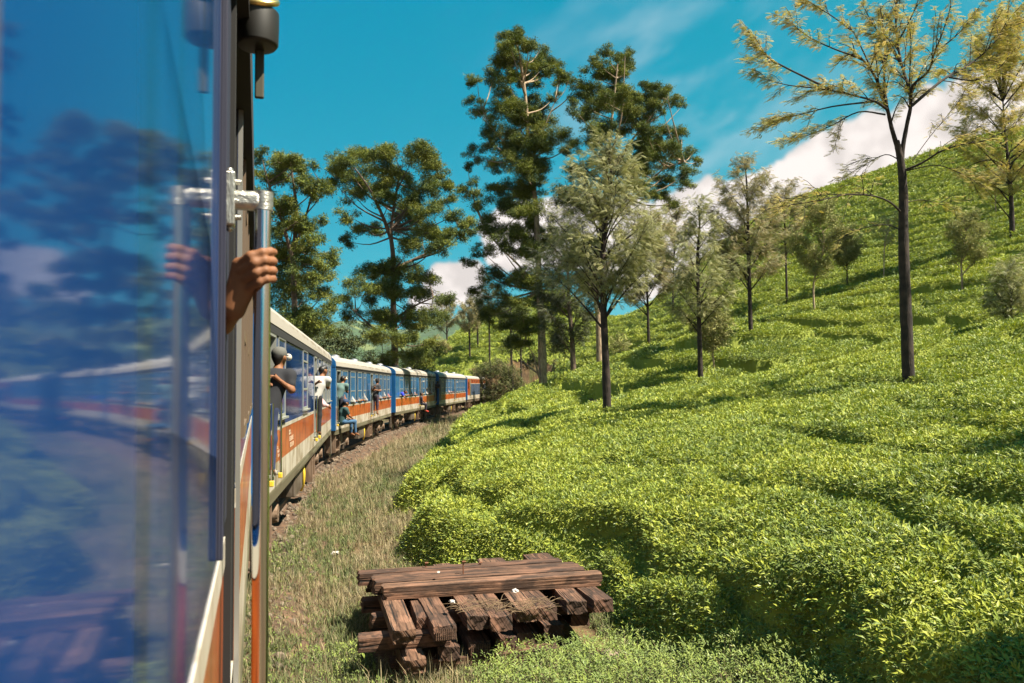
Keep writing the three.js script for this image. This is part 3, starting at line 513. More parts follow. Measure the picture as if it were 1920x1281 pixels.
// shade trees among the tea
const SHADE = 'slim shade trees among the tea';
feather({ name: 'shade_tree', label: 'dark-trunked shade tree alone on the central tea with wide grey-green crown', seed: 201, base: [1139, 772, 25], r: 0.15, trunk: [[1136, 680], [1131, 560], [1130, 480], [1138, 400], [1146, 330], [1140, 275]], limbs: 60, fill: 1.05, crown: [[255, 14], [290, 55], [330, 78], [380, 92], [440, 108], [490, 112], [530, 60]], boughs: [[[1131, 490], [1150, 465, -0.3], [1185, 440, -0.5], [1200, 425, -0.5]], [[1130, 475], [1115, 462, 0.2], [1100, 455, 0.3]], [[1131, 505], [1160, 478, 0.4], [1200, 472, 0.6]]] });
feather({ name: 'shade_tree', label: 'shade tree right of the centre one, with bare lower trunk and thin crown', seed: 202, base: [1314, 716, 34], r: 0.13, trunk: [[1312, 640], [1310, 560], [1308, 480], [1312, 420], [1310, 385]], limbs: 34, fill: 1.1, crown: [[372, 10], [420, 34], [480, 56], [540, 62], [580, 40]], group: undefined });
feather({ name: 'shade_tree', label: 'shade tree on the slope with a pointed crown standing out against the white cloud', seed: 203, base: [1408, 622, 41], r: 0.13, trunk: [[1406, 560], [1404, 480], [1402, 400], [1400, 340], [1396, 305]], limbs: 40, fill: 1.1, tone: 'mix', crown: [[292, 8], [320, 40], [360, 66], [420, 72], [480, 62], [510, 36]] });
feather({ name: 'shade_tree', label: 'small pale shade tree high on the slope, right of the pointed one', seed: 204, base: [1474, 510, 62], r: 0.1, trunk: [[1473, 460], [1472, 420], [1470, 380]], limbs: 24, fill: 0.9, crown: [[340, 14], [370, 34], [420, 40], [470, 28]], tone: 'mix' });
feather({ name: 'shade_tree', label: 'slender leaning sapling with pale forked stem on the slope', seed: 205, base: [1527, 560, 47], r: 0.07, bark: 'pale', trunk: [[1526, 530], [1538, 490], [1545, 450], [1535, 410]], limbs: 20, fill: 0.9, crown: [[375, 22], [420, 44], [470, 46], [510, 26]], tone: 'grey', leaves: 'broad', frond: 0.7 });
feather({ name: 'shade_tree', label: 'shade tree at the skyline notch just right of the big eucalypts', seed: 206, base: [1216, 613, 68], r: 0.14, trunk: [[1214, 560], [1210, 500], [1212, 450]], limbs: 34, fill: 1.2, crown: [[395, 18], [430, 44], [490, 58], [550, 44]], tone: 'mix' });
feather({ name: 'shade_tree', label: 'thin-crowned shade tree between the notch tree and the pointed one, far up the slope', seed: 207, base: [1262, 590, 78], r: 0.12, trunk: [[1262, 540], [1264, 470], [1266, 420]], limbs: 26, fill: 0.9, crown: [[380, 14], [420, 40], [480, 48], [530, 34]], tone: 'mix' });
feather({ name: 'shade_tree', label: 'dark shade tree with a reddish trunk close right of the tallest eucalyptus', seed: 208, base: [1076, 704, 48], r: 0.19, trunk: [[1073, 640], [1066, 560], [1064, 500], [1062, 450]], limbs: 36, fill: 1.3, crown: [[420, 26], [470, 52], [540, 60], [600, 46], [640, 30]], tone: 'dim', bark: 'grey' });
feather({ name: 'shade_tree', label: 'right-hand shade tree on the high slope with a black trunk and golden top', seed: 209, base: [1898, 444, 55], r: 0.19, trunk: [[1896, 370], [1890, 300], [1884, 240], [1880, 180]], limbs: 46, fill: 0.95, tone: 'gold', crown: [[22, 20], [60, 62], [120, 80], [200, 84], [260, 70], [330, 60], [360, 40]], boughs: [[[1894, 320], [1860, 300], [1820, 310], [1790, 330]], [[1890, 300], [1920, 280], [1950, 270]]] });
feather({ name: 'shade_tree', label: 'little tree standing alone on the skyline against the white cloud', seed: 210, base: [1588, 350, 106], r: 0.07, tea: false, trunk: [[1588, 340], [1587, 330]], limbs: 9, fill: 0.8, crown: [[326, 6], [334, 10], [340, 7]], tone: 'grey', frond: 0.8 });
feather({ name: 'sapling', label: 'grey multi-stemmed sapling on the terraces right of the big near trunk', seed: 211, base: [1803, 500, 44], r: 0.06, bark: 'pale', trunk: [[1803, 480], [1808, 455], [1812, 430]], limbs: 18, fill: 0.8, crown: [[400, 18], [430, 38], [460, 44], [485, 24]], tone: 'grey', leaves: 'broad', frond: 0.7 });
feather({ name: 'sapling', label: 'bushy grey-green sapling at the right edge, above the near tea', seed: 212, base: [1896, 592, 28], r: 0.05, trunk: [[1895, 560], [1893, 530], [1890, 505]], limbs: 24, fill: 1.2, crown: [[492, 10], [520, 24], [550, 34], [585, 24]], tone: 'grey' });
feather({ name: 'sapling', label: 'leafy sapling with a crooked pale stem beside the second shade tree', seed: 213, base: [1340, 672, 36], r: 0.05, bark: 'pale', trunk: [[1335, 650], [1328, 625], [1332, 590]], limbs: 20, fill: 1.0, crown: [[560, 14], [590, 32], [620, 36], [650, 20]], tone: 'grey', leaves: 'broad', frond: 0.7 });
feather({ name: 'sapling', label: 'thin pale sapling in front of the dark mid-slope rows', seed: 214, base: [1588, 520, 60], r: 0.06, trunk: [[1588, 490], [1586, 450]], limbs: 16, fill: 0.9, crown: [[430, 12], [460, 28], [490, 22]], tone: 'grey', leaves: 'broad', frond: 0.8 });
feather({ name: 'sapling', label: 'bare-looking whitish sapling up the slope left of the big near trunk', seed: 215, base: [1655, 470, 58], r: 0.05, bark: 'pale', trunk: [[1660, 450], [1668, 425], [1664, 410]], limbs: 12, fill: 0.5, crown: [[400, 14], [420, 26], [445, 14]], tone: 'grey' });
feather({ name: 'sapling', label: 'small tree on the upper terraces below the red earth patch', seed: 216, base: [1866, 366, 66], r: 0.06, bark: 'pale', trunk: [[1866, 350], [1867, 335]], limbs: 14, fill: 0.8, crown: [[316, 10], [330, 30], [345, 20]], tone: 'grey' });
// the thin row on the small hill beyond the train
[[881, 672, 116, 560, 28, 'third'], [896, 655, 122, 545, 26, 'second'], [918, 664, 112, 530, 30, 'last'], [838, 605, 136, 555, 30, 'first'], [959, 680, 104, 560, 22, 'fourth'], [977, 676, 108, 565, 20, 'fifth']].forEach(([x, y, d, top, w, k], i) => {
  const l = ['straight thin tree with pinkish crown rising from the middle of the small far hill', 'dark thin tree higher up the far hill, right behind the pinkish one', 'dark thin tree on the far hill, nearest to the tall eucalyptus leaves', 'lone thin tree on the left skyline of the far hill, against the blue mountains', 'short dark tree low on the far hill, left of the brown path', 'short slim tree on the far hill just above the brown path'][i];
  feather({ name: 'shade_tree', label: l, seed: 230 + i, base: [x, y, d], r: 0.16, trunk: [[x - 1, lerp(y, top, 0.5)], [x - 2, lerp(y, top, 0.75)], [x - 1, top + 8]], limbs: 24, fill: 0.8, crown: [[top, 6], [top + 12, w * 0.7], [top + 35, w], [top + 55, w * 0.6]], tone: i === 0 || i === 3 ? 'mix' : 'dim', frond: 1.1, tea: false });
});

// ------------------------------------------------------------------ the near golden tree on the right, limb by limb
{
  const R = rng(301), D = 20, base = P(1704, 722, D); base.y = Math.min(base.y, ground(base.x, -base.z) + 0.3) - 0.1;
  const t = treeGroup('acacia_tree', 'near golden-leaved tree with a dark trunk rising from the tea at the right', base), L = (p) => p.sub(base);
  const wood = [], items = [[], [], []], tones = GREENS.gold;
  const T = (list) => list.map(([x, y, dd = 0]) => L(P(x, y, D + dd)));
  wood.push(limb([V(0, -0.3, 0), ...T([[1701, 640], [1697, 540], [1694, 440], [1694, 360], [1690, 310], [1685, 280], [1681, 264]])], 0.165, 0.07, 12, 5, 0.10, 4));
  const put = (p, dir, s) => items[Math.floor(R() * 3)].push({ p, n: V((R() - 0.5) * 1.1, 1, (R() - 0.5) * 1.1).normalize(), turn: Math.atan2(-dir.z, dir.x) + (R() - 0.5) * 2.2, s: s * lerp(0.6, 1.15, R()), c: tones[Math.floor(R() * tones.length)].clone().multiplyScalar(lerp(0.75, 1.2, R())) });
  const fronds = (c, n, k0, s) => { for (let i = 0; i < n; i++) { const u = lerp(k0, 1, R()); put(c.getPoint(u).add(V((R() - 0.5) * 0.1, (R() - 0.6) * 0.12, (R() - 0.5) * 0.1)), c.getTangent(u), s); } };
  function grow(pts, r, leafy, depth = 0) {
    wood.push(limb(pts, r, Math.max(0.005, r * 0.22), depth ? 5 : 7, 4, depth ? 0.05 : 0.1, pts.length + depth));
    const c = new THREE.CatmullRomCurve3(pts), len = c.getLength();
    fronds(c, Math.round(leafy * len * 30), depth ? 0.15 : 0.45, 0.43);
    const kids = depth === 0 ? Math.round(len * 4.2) : depth === 1 ? Math.round(len * 3.8) : 0;
    for (let k = 0; k < kids; k++) {
      const u = lerp(depth ? 0.15 : 0.28, 0.98, (k + R()) / kids), b = c.getPoint(u), tg = c.getTangent(u), sl = len * lerp(0.20, 0.42, R()) * (1.1 - 0.5 * u);
      const side = V((R() - 0.5) * 2, (R() - 0.42) * 1.5, (R() - 0.5) * 2).normalize(), e = b.clone().addScaledVector(tg, sl * 0.75).addScaledVector(side, sl * 0.62), mid = b.clone().lerp(e, 0.5).add(V(0, 0.06 * sl, 0)); e.y -= 0.08 * sl;
      grow([b, mid, e], Math.max(0.006, r * 0.36 * (1.1 - 0.5 * u)), leafy * (depth ? 1.15 : 0.95), depth + 1);
    }
  }
  for (const [pts, r, lf] of [
    [[[1691, 318], [1684, 282], [1672, 240], [1664, 205], [1650, 165, -0.3], [1636, 135, -0.5], [1616, 110, -0.8], [1596, 92, -1]], 0.085, 1.0],       // left leader
    [[[1664, 205], [1658, 150, 0.3], [1660, 110, 0.5], [1657, 60, 0.6], [1650, 10, 0.7]], 0.045, 0.9],
    [[[1636, 135, -0.5], [1618, 95, -0.5], [1600, 60, -0.6], [1575, 30, -0.7]], 0.03, 1.1],
    [[[1691, 322], [1692, 285], [1700, 238], [1708, 195], [1703, 160, 0.2], [1692, 125, 0.4], [1683, 80, 0.6], [1680, 30, 0.7], [1686, -30, 0.9]], 0.08, 0.85],   // right leader
    [[[1708, 195], [1712, 160, -0.3], [1740, 135, -0.6], [1752, 100, -0.9], [1768, 60, -1.2], [1784, 10, -1.4]], 0.05, 0.85],
    [[[1710, 198], [1745, 168, 0.4], [1775, 145, 0.8], [1812, 125, 1.2], [1850, 95, 1.4], [1880, 60, 1.5], [1892, 40, 1.5]], 0.055, 0.8],
    [[[1692, 125, 0.4], [1670, 90, 0.9], [1640, 50, 1.3], [1615, 5, 1.6]], 0.04, 1.1],
    [[[1683, 80, 0.6], [1705, 40, 0], [1722, 0, -0.4], [1732, -40, -0.6]], 0.03, 1.0],
    [[[1664, 205], [1640, 190, -0.6], [1605, 180, -1.0], [1560, 170, -1.4], [1530, 165, -1.6]], 0.045, 1.0],   // long limbs to the left
    [[[1560, 170, -1.4], [1510, 145, -1.7], [1470, 125, -1.9], [1437, 105, -2.0], [1425, 85, -2.0], [1412, 65, -2.0]], 0.035, 1.1],
    [[[1640, 190, -0.6], [1560, 200, -0.2], [1500, 215, 0.1], [1460, 225, 0.3], [1430, 240, 0.4]], 0.03, 1.1],
    [[[1660, 215], [1610, 210, 0.5], [1560, 235, 0.9], [1510, 255, 1.2], [1475, 260, 1.4]], 0.03, 1.1],
    [[[1530, 165, -1.6], [1480, 160, -1.4], [1440, 150, -1.2], [1405, 140, -1.1]], 0.02, 1.2],
    [[[1616, 110, -0.8], [1560, 90, -1.2], [1510, 65, -1.4], [1470, 30, -1.5]], 0.03, 1.2],
    [[[1600, 60, -0.6], [1560, 30, -0.2], [1520, 5, 0], [1490, -20, 0.1]], 0.025, 1.2],
    [[[1780, 145, 0.8], [1830, 150, 0.3], [1870, 130, 0], [1905, 90, -0.2]], 0.03, 0.9],
    [[[1752, 100, -0.9], [1800, 60, -0.5], [1835, 15, -0.3]], 0.028, 1.0],
    [[[1690, 322], [1730, 305, -0.3], [1762, 285, -0.5], [1800, 272, -0.8], [1850, 262, -1.0], [1905, 235, -1.1]], 0.04, 0.5],   // low right
    [[[1700, 320], [1760, 310, -0.8], [1800, 325, -1.1], [1840, 345, -1.3]], 0.02, 0.5],
    [[[1712, 300, -0.2], [1745, 255, 0.2], [1790, 200, 0.5], [1800, 185, 0.6]], 0.014, 0.25],
    [[[1691, 400], [1670, 380, -0.3], [1640, 368, -0.6], [1590, 365, -0.9], [1540, 375, -1.2], [1480, 385, -1.4], [1435, 392, -1.5]], 0.035, 0.25],  // low left boughs
    [[[1690, 432], [1665, 422, 0.3], [1630, 425, 0.6], [1590, 440, 0.9], [1565, 455, 1.1]], 0.022, 0.2],
    [[[1696, 380], [1730, 375, 0.4], [1770, 385, 0.7], [1800, 395, 0.9]], 0.016, 0.25],
    [[[1687, 300], [1660, 290, 0.4], [1620, 310, 0.7], [1570, 340, 0.9]], 0.02, 0.5],
  ]) grow(T(pts), r * 0.85, lf);
  mesh('trunk', merge(wood), bark.dark, t);
  for (let k = 0; k < 3; k++) instanced('crown', FEATHER[k], featherMat, items[k], t).userData.kind = 'stuff';
  // trees out of the picture on the right that shade the tea at its lower right corner
  for (const [x, d, s, l] of [[13.2, 6.6, 31, 'dense shade tree on the slope beside the near tea'], [8.1, 2.5, 32, 'shade tree on the slope close to the train']]) {
    const g = G(x, d), o = treeGroup('shade_tree', l, g), RR = rng(s), it = [], w = [limb([V(0, -0.3, 0), V(0.1, 4, 0), V(-0.1, 8, 0.1), V(0, 10.5, 0)], 0.17, 0.03, 8, 4, 0.1, s)];
    for (let k = 0; k < 22; k++) { const a = k * 2.4, y = lerp(5.5, 10.8, k / 26), r = 0.6 * Math.sin(Math.PI * (0.15 + 0.75 * k / 26)), e = V(Math.cos(a) * r, y, Math.sin(a) * r); w.push(limb([V(0, y - 1.3, 0), e.clone().multiply(V(0.5, 1, 0.5)), e], 0.04, 0.01, 4, 2)); for (let q = 0; q < 60; q++) it.push({ p: V(e.x * lerp(0.3, 1.15, RR()) + (RR() - 0.5) * 0.7, e.y + (RR() - 0.5) * 0.8, e.z * lerp(0.3, 1.15, RR()) + (RR() - 0.5) * 0.7), turn: RR() * 6.28, s: lerp(0.8, 1.4, RR()), c: GREENS.grey[k % 4] }); }
    mesh('trunk', merge(w), bark.dark, o); instanced('crown', EUCA[0], treeLeafMat, it, o).userData.kind = 'stuff';
  }
}
// bushes and undergrowth: by the locomotive, and below the eucalypts behind the train
bush({ label: 'large rounded bush right beside the front of the train', seed: 401, base: [930, 752, 97], fine: true, fill: 2.0, leaf: 1.15, tone: 'shrub', clumps: [[905, 700, 22, 22], [930, 690, 24, 22], [955, 705, 22, 22], [940, 725, 26, 20], [915, 735, 20, 18], [970, 725, 16, 18], [985, 735, 12, 12], [925, 748, 28, 12], [960, 742, 22, 12]] });
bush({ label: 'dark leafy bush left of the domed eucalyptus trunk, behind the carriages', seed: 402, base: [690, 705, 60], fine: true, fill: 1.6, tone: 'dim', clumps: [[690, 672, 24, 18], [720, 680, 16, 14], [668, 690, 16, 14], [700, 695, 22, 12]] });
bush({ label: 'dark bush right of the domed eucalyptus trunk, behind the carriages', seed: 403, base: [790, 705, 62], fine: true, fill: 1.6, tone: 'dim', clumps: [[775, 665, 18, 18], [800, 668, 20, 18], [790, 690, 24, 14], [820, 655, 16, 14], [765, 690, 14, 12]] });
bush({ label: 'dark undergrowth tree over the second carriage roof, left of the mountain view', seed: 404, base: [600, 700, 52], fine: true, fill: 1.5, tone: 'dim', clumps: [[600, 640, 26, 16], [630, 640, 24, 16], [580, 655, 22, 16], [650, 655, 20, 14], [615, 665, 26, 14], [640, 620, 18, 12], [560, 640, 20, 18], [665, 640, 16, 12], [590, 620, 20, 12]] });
bush({ label: 'brown-green thicket low between the two left eucalypts', seed: 405, base: [664, 700, 66], fine: true, fill: 0.8, tone: 'mix', clumps: [[660, 600, 14, 10], [680, 640, 16, 14], [655, 670, 18, 12], [690, 620, 12, 10]] });
bush({ label: 'brownish shrub on the far hill beside the lone skyline tree', seed: 406, base: [822, 660, 100], fine: true, fill: 1.0, tone: 'mix', clumps: [[822, 640, 14, 12], [835, 650, 12, 10], [812, 652, 12, 10]] });
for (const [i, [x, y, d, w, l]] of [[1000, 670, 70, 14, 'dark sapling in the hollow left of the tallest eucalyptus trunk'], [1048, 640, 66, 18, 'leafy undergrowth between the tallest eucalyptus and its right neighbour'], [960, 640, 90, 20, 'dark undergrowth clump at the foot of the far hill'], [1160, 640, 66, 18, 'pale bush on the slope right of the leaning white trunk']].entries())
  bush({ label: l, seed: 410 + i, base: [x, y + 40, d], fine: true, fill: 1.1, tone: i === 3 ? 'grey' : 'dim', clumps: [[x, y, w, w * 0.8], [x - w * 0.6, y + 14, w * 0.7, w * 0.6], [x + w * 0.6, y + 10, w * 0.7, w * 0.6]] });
bush({ label: 'bare reddish-brown bush on the upper terraces at the right', seed: 420, base: [1812, 345, 72], fine: true, fill: 0.5, tone: 'mix', clumps: [[1805, 330, 14, 8], [1822, 332, 14, 8], [1835, 338, 10, 6]] });

// ------------------------------------------------------------------ the railway line itself
function alongLine(off, step, from, to) {            // points of the line, off metres right of the carriage sides
  const c = new THREE.CatmullRomCurve3([...LINE.slice(0, 2), ...CARS.flatMap(({ a, b }) => [0.18, 0.82].map((q) => [lerp(a[0], b[0], q), lerp(a[1], b[1], q)])), ...LINE.slice(-2)].map(([x, d]) => V(x, 0, -d)), false, 'catmullrom', 0.5), n = Math.round(c.getLength() / step), o = [];
  for (let i = 0; i <= n; i++) { const p = c.getPointAt(i / n), t = c.getTangentAt(i / n), r = V(-t.z, 0, t.x); if (-p.z < from || -p.z > to) continue; o.push({ p: p.addScaledVector(r, off), t, r }); }
  return o;
}
function ballastY(t, d) { return railY(d) * 0.9 + (t < -0.15 ? -0.14 : t < 0.2 ? lerp(-0.14, -0.26, (t + 0.15) / 0.35) : lerp(-0.26, -0.52, (t - 0.2) / 0.5)); }
const railY = (d) => lerp(0.36, 0, sstep(2, 24, d));
{
  const steel = std({ color: rgb(0.16, 0.11, 0.08), roughness: 0.6, metalness: 0.4 }), track = thing('railway_track', 'curving railway track under the train with brown ballast', 'railway track'); track.userData.kind = 'structure';
  for (const off of [-1.45 - 0.84, -1.45 + 0.84]) {
    const pts = alongLine(off, 1.0, -40, 150), pos = [], idx = [], prof = [[-0.07, -0.16], [-0.07, -0.145], [-0.012, -0.13], [-0.012, -0.04], [-0.035, -0.03], [-0.035, 0], [0.035, 0], [0.035, -0.03], [0.012, -0.04], [0.012, -0.13], [0.07, -0.145], [0.07, -0.16]];
    pts.forEach(({ p, r }) => prof.forEach(([a, b]) => pos.push(p.x + r.x * a, railY(-p.z) + b, p.z + r.z * a)));
    const m = prof.length; for (let i = 0; i + 1 < pts.length; i++) for (let k = 0; k < m; k++) { const a = i * m + k, b = i * m + (k + 1) % m; idx.push(a, a + m, b, b, a + m, b + m); }
    const g = new THREE.BufferGeometry(); g.setAttribute('position', new THREE.Float32BufferAttribute(pos, 3)); g.setIndex(idx); g.computeVertexNormals(); mesh('rail', g.toNonIndexed(), steel, track).geometry.computeVertexNormals();
  }
  const bt = dataTex(256, 256, (u, v) => { const n = tnoise(u, v, 60, 60, 3), k = tfbm(u, v, 10, 10, 3, 4); return [0.20 + 0.24 * n * k + 0.1 * k, 0.15 + 0.2 * n * k + 0.07 * k, 0.11 + 0.15 * n * k + 0.05 * k]; }, true, [0.5, 0.5]);
  const prof = [[-3.6, -0.50], [-2.9, -0.13], [-0.15, -0.14], [0.2, -0.26], [0.7, -0.52]], pts = alongLine(0, 1.0, -40, 150), pos = [], uv = [], idx = [];
  pts.forEach(({ p, r }, i) => prof.forEach(([a, b]) => { const k = 0.06 * (hash2(i, Math.round(a * 10), 3) - 0.5); pos.push(p.x + r.x * (a + k), Math.max(railY(-p.z), 0) * 0.9 + b + k * 0.4, p.z + r.z * (a + k)); uv.push(a, i); }));
  const m = prof.length; for (let i = 0; i + 1 < pts.length; i++) for (let k = 0; k + 1 < m; k++) { const a = i * m + k; idx.push(a, a + 1, a + m, a + 1, a + m + 1, a + m); }
  const g = new THREE.BufferGeometry(); g.setAttribute('position', new THREE.Float32BufferAttribute(pos, 3)); g.setAttribute('uv', new THREE.Float32BufferAttribute(uv, 2)); g.setIndex(idx); g.computeVertexNormals();
  mesh('ballast', g, std({ map: bt, roughness: 1, bumpMap: soilBump, bumpScale: 0.05, side: THREE.DoubleSide }), track);
  const sl = alongLine(-1.45, 0.7, 2, 110).map(({ p, t }) => ({ p: V(p.x, railY(-p.z) - 0.31, p.z), turn: Math.atan2(-t.z, t.x) + Math.PI / 2, s: 1 }));
  instanced('sleepers', new THREE.BoxGeometry(2.7, 0.13, 0.25), bark.dark, sl, track).userData.kind = 'stuff';
}

// ------------------------------------------------------------------ paints
const grime = (seed, k = 1) => dataTex(512, 512, (u, v) => {
  const s = tfbm(u, v, 46, 3, 4, seed), b = tfbm(u, v, 5, 5, 4, seed + 5), d = clamp(1 - k * (0.50 * sstep(0.52, 0.78, s) + 0.30 * sstep(0.5, 0.75, b)), 0.2, 1);
  return [lerp(0.62, 1, d), lerp(0.55, 1, d), lerp(0.46, 1, d)];
}, true, [0.31, 0.42]);
const grimeA = grime(5, 0.8), grimeB = grime(9, 1.7);
const ripple = dataTex(256, 256, (u, v) => { const n = tfbm(u, v, 5, 2, 3, 7); return [n, n, n]; }, false, [0.9, 0.5]);
const paint = (r, g, b, o = {}) => phys({ color: rgb(r, g, b), map: grimeA, roughness: 0.45, clearcoat: 0.6, clearcoatRoughness: 0.12, ...o });
const PA = {
  blue: paint(0.005, 0.10, 0.26), blueGloss: phys({ color: rgb(0.001, 0.042, 0.185), map: grimeA, roughness: 0.5, clearcoat: 0.72, clearcoatRoughness: 0.055, specularIntensity: 0.3, bumpMap: ripple, bumpScale: 0.0007 }),
  orange: paint(0.42, 0.085, 0.011, { map: grimeB }), white: paint(0.47, 0.43, 0.36, { map: grimeB, clearcoat: 0.2 }), stripe: paint(0.48, 0.44, 0.37, { clearcoat: 0.3 }),
  sole: std({ color: rgb(0.135, 0.125, 0.075), roughness: 0.75, map: grimeB }), roof: std({ color: rgb(0.35, 0.325, 0.285), roughness: 0.6, map: grimeA }), end: paint(0.005, 0.095, 0.28),
  frame: std({ color: rgb(0.30, 0.31, 0.28), roughness: 0.45, metalness: 0.35 }), dark: std({ color: rgb(0.018, 0.017, 0.016), roughness: 0.8 }), black: std({ color: rgb(0.01, 0.01, 0.01), roughness: 0.9 }),
  inside: std({ color: rgb(0.16, 0.14, 0.11), roughness: 0.8 }), floor: std({ color: rgb(0.08, 0.07, 0.06), roughness: 0.9 }), seat: std({ color: rgb(0.09, 0.06, 0.04), roughness: 0.8 }),
  rust: std({ color: rgb(0.20, 0.135, 0.09), roughness: 0.85, map: grimeB }), iron: std({ color: rgb(0.13, 0.105, 0.08), roughness: 0.7, metalness: 0.2, map: grimeB }), steel: std({ color: rgb(0.50, 0.50, 0.48), roughness: 0.22, metalness: 1 }),
  wheel: std({ color: rgb(0.30, 0.27, 0.24), roughness: 0.4, metalness: 0.7 }), yellow: std({ color: rgb(0.62, 0.42, 0.03), roughness: 0.5 }), vent: std({ color: rgb(0.26, 0.27, 0.29), roughness: 0.45, metalness: 0.5 }),
  glass: phys({ color: rgb(0.20, 0.185, 0.125), roughness: 0.16, transmission: 0.25, thickness: 0, side: THREE.DoubleSide }), lamp: std({ color: rgb(0.45, 0.41, 0.34), roughness: 0.4 }),
};
function rectShape(x0, y0, x1, y1) { const s = new THREE.Shape(); s.moveTo(x0, y0); s.lineTo(x1, y0); s.lineTo(x1, y1); s.lineTo(x0, y1); s.closePath(); return s; }
function plate(x0, y0, x1, y1, holes, z0, th) {       // an upright sheet with holes; its outer face at z0
  const s = rectShape(x0, y0, x1, y1); for (const [a, b, c, d] of holes) { const h = new THREE.Path(); h.moveTo(a, b); h.lineTo(a, d); h.lineTo(c, d); h.lineTo(c, b); h.closePath(); s.holes.push(h); }
  const g = new THREE.ExtrudeGeometry(s, { depth: th, bevelEnabled: false }); g.translate(0, 0, z0 - th); return g;
}
function roofShape(y0 = 3.44, w = 2.9, rise = 0.54, o = 0.02) {
  const s = new THREE.Shape(), n = 18; s.moveTo(o, y0);
  for (let i = 0; i <= n; i++) { const a = Math.PI * i / n, z = -w / 2 + (w / 2 + o) * Math.cos(a) * (0.86 + 0.14 * Math.abs(Math.cos(a))), y = y0 + rise * Math.pow(Math.sin(a), 0.62); s.lineTo(z, y); }
  s.closePath(); return s;
}
function alongX(shape, x0, x1) { const g = new THREE.ExtrudeGeometry(shape, { depth: x1 - x0, bevelEnabled: false }); g.rotateY(Math.PI / 2); g.scale(1, 1, -1); /* shape x becomes z */ g.translate(x0, 0, 0); const ix = g.index; if (!ix) { const p = g.attributes.position.array, nn = g.attributes.normal.array, u = g.attributes.uv.array; for (let i = 0; i < p.length; i += 9) for (let k = 0; k < 3; k++) { [p[i + 3 + k], p[i + 6 + k]] = [p[i + 6 + k], p[i + 3 + k]];[nn[i + 3 + k], nn[i + 6 + k]] = [nn[i + 6 + k], nn[i + 3 + k]]; } } return g; }
const FLOOR = 1.36, TOP = 3.42, SILL = 2.11, WTOP = 3.33, WIDE = 2.9;
function bogie(root, x) {
  const b = mesh('bogie', merge([
    box(2.9, 0.20, 0.10, x, 0.62, -0.36, 0.02), box(0.5, 0.42, 0.12, x, 0.66, -0.34, 0.03), box(0.34, 0.40, 0.16, x - 0.98, 0.50, -0.34, 0.02), box(0.34, 0.40, 0.16, x + 0.98, 0.50, -0.34, 0.02),
    box(0.30, 0.10, 0.14, x - 1.40, 0.66, -0.36, 0.02), box(0.30, 0.10, 0.14, x + 1.40, 0.66, -0.36, 0.02), box(0.12, 0.16, 1.9, x, 0.66, -1.45), box(0.10, 0.34, 0.08, x - 0.66, 0.36, -0.33), box(0.10, 0.34, 0.08, x + 0.66, 0.36, -0.33), rod(V(x - 1.5, 0.42, -0.3), V(x + 1.5, 0.40, -0.3), 0.025, 6),
  ]), PA.iron, root);
  for (const s of [-1, 1]) {
    const w = new THREE.LatheGeometry([[0.02, -0.06], [0.14, -0.07], [0.15, -0.03], [0.38, -0.02], [0.42, -0.05], [0.45, -0.04], [0.45, 0.07], [0.49, 0.08], [0.49, 0.10], [0.02, 0.10]].map(([r, y]) => new THREE.Vector2(r, -y)), 28); w.rotateX(Math.PI / 2); w.translate(x + s * 0.98, 0.45, -0.58); mesh('wheel', w, PA.wheel, b);
    const ab = new THREE.CylinderGeometry(0.15, 0.17, 0.12, 18); ab.rotateX(Math.PI / 2); ab.translate(x + s * 0.98, 0.47, -0.23); mesh('axle_box', merge([ab, box(0.26, 0.09, 0.06, x + s * 0.98, 0.40, -0.2, 0.02)]), PA.rust, b);
    for (const k of [-1, 1]) { const pts = []; for (let i = 0; i <= 60; i++) { const a = i / 60 * 5 * 6.283; pts.push(V(x + s * 0.98 + k * 0.30 + 0.075 * Math.cos(a), 0.52 + 0.26 * i / 60, -0.34 + 0.075 * Math.sin(a))); } mesh('spring', new THREE.TubeGeometry(new THREE.CatmullRomCurve3(pts), 70, 0.018, 5), PA.rust, b); }
  }
}
function steps(root, x0, x1) {
  const g = [box(0.05, 0.86, 0.34, x0, 0.72, -0.20), box(0.05, 0.86, 0.34, x1, 0.72, -0.20), box(x1 - x0, 0.04, 0.30, (x0 + x1) / 2, 0.36, -0.18), box(x1 - x0, 0.04, 0.26, (x0 + x1) / 2, 0.74, -0.20), box(x1 - x0, 0.6, 0.03, (x0 + x1) / 2, 0.68, -0.38)];
  return mesh('steps', merge(g), PA.rust, root);
}
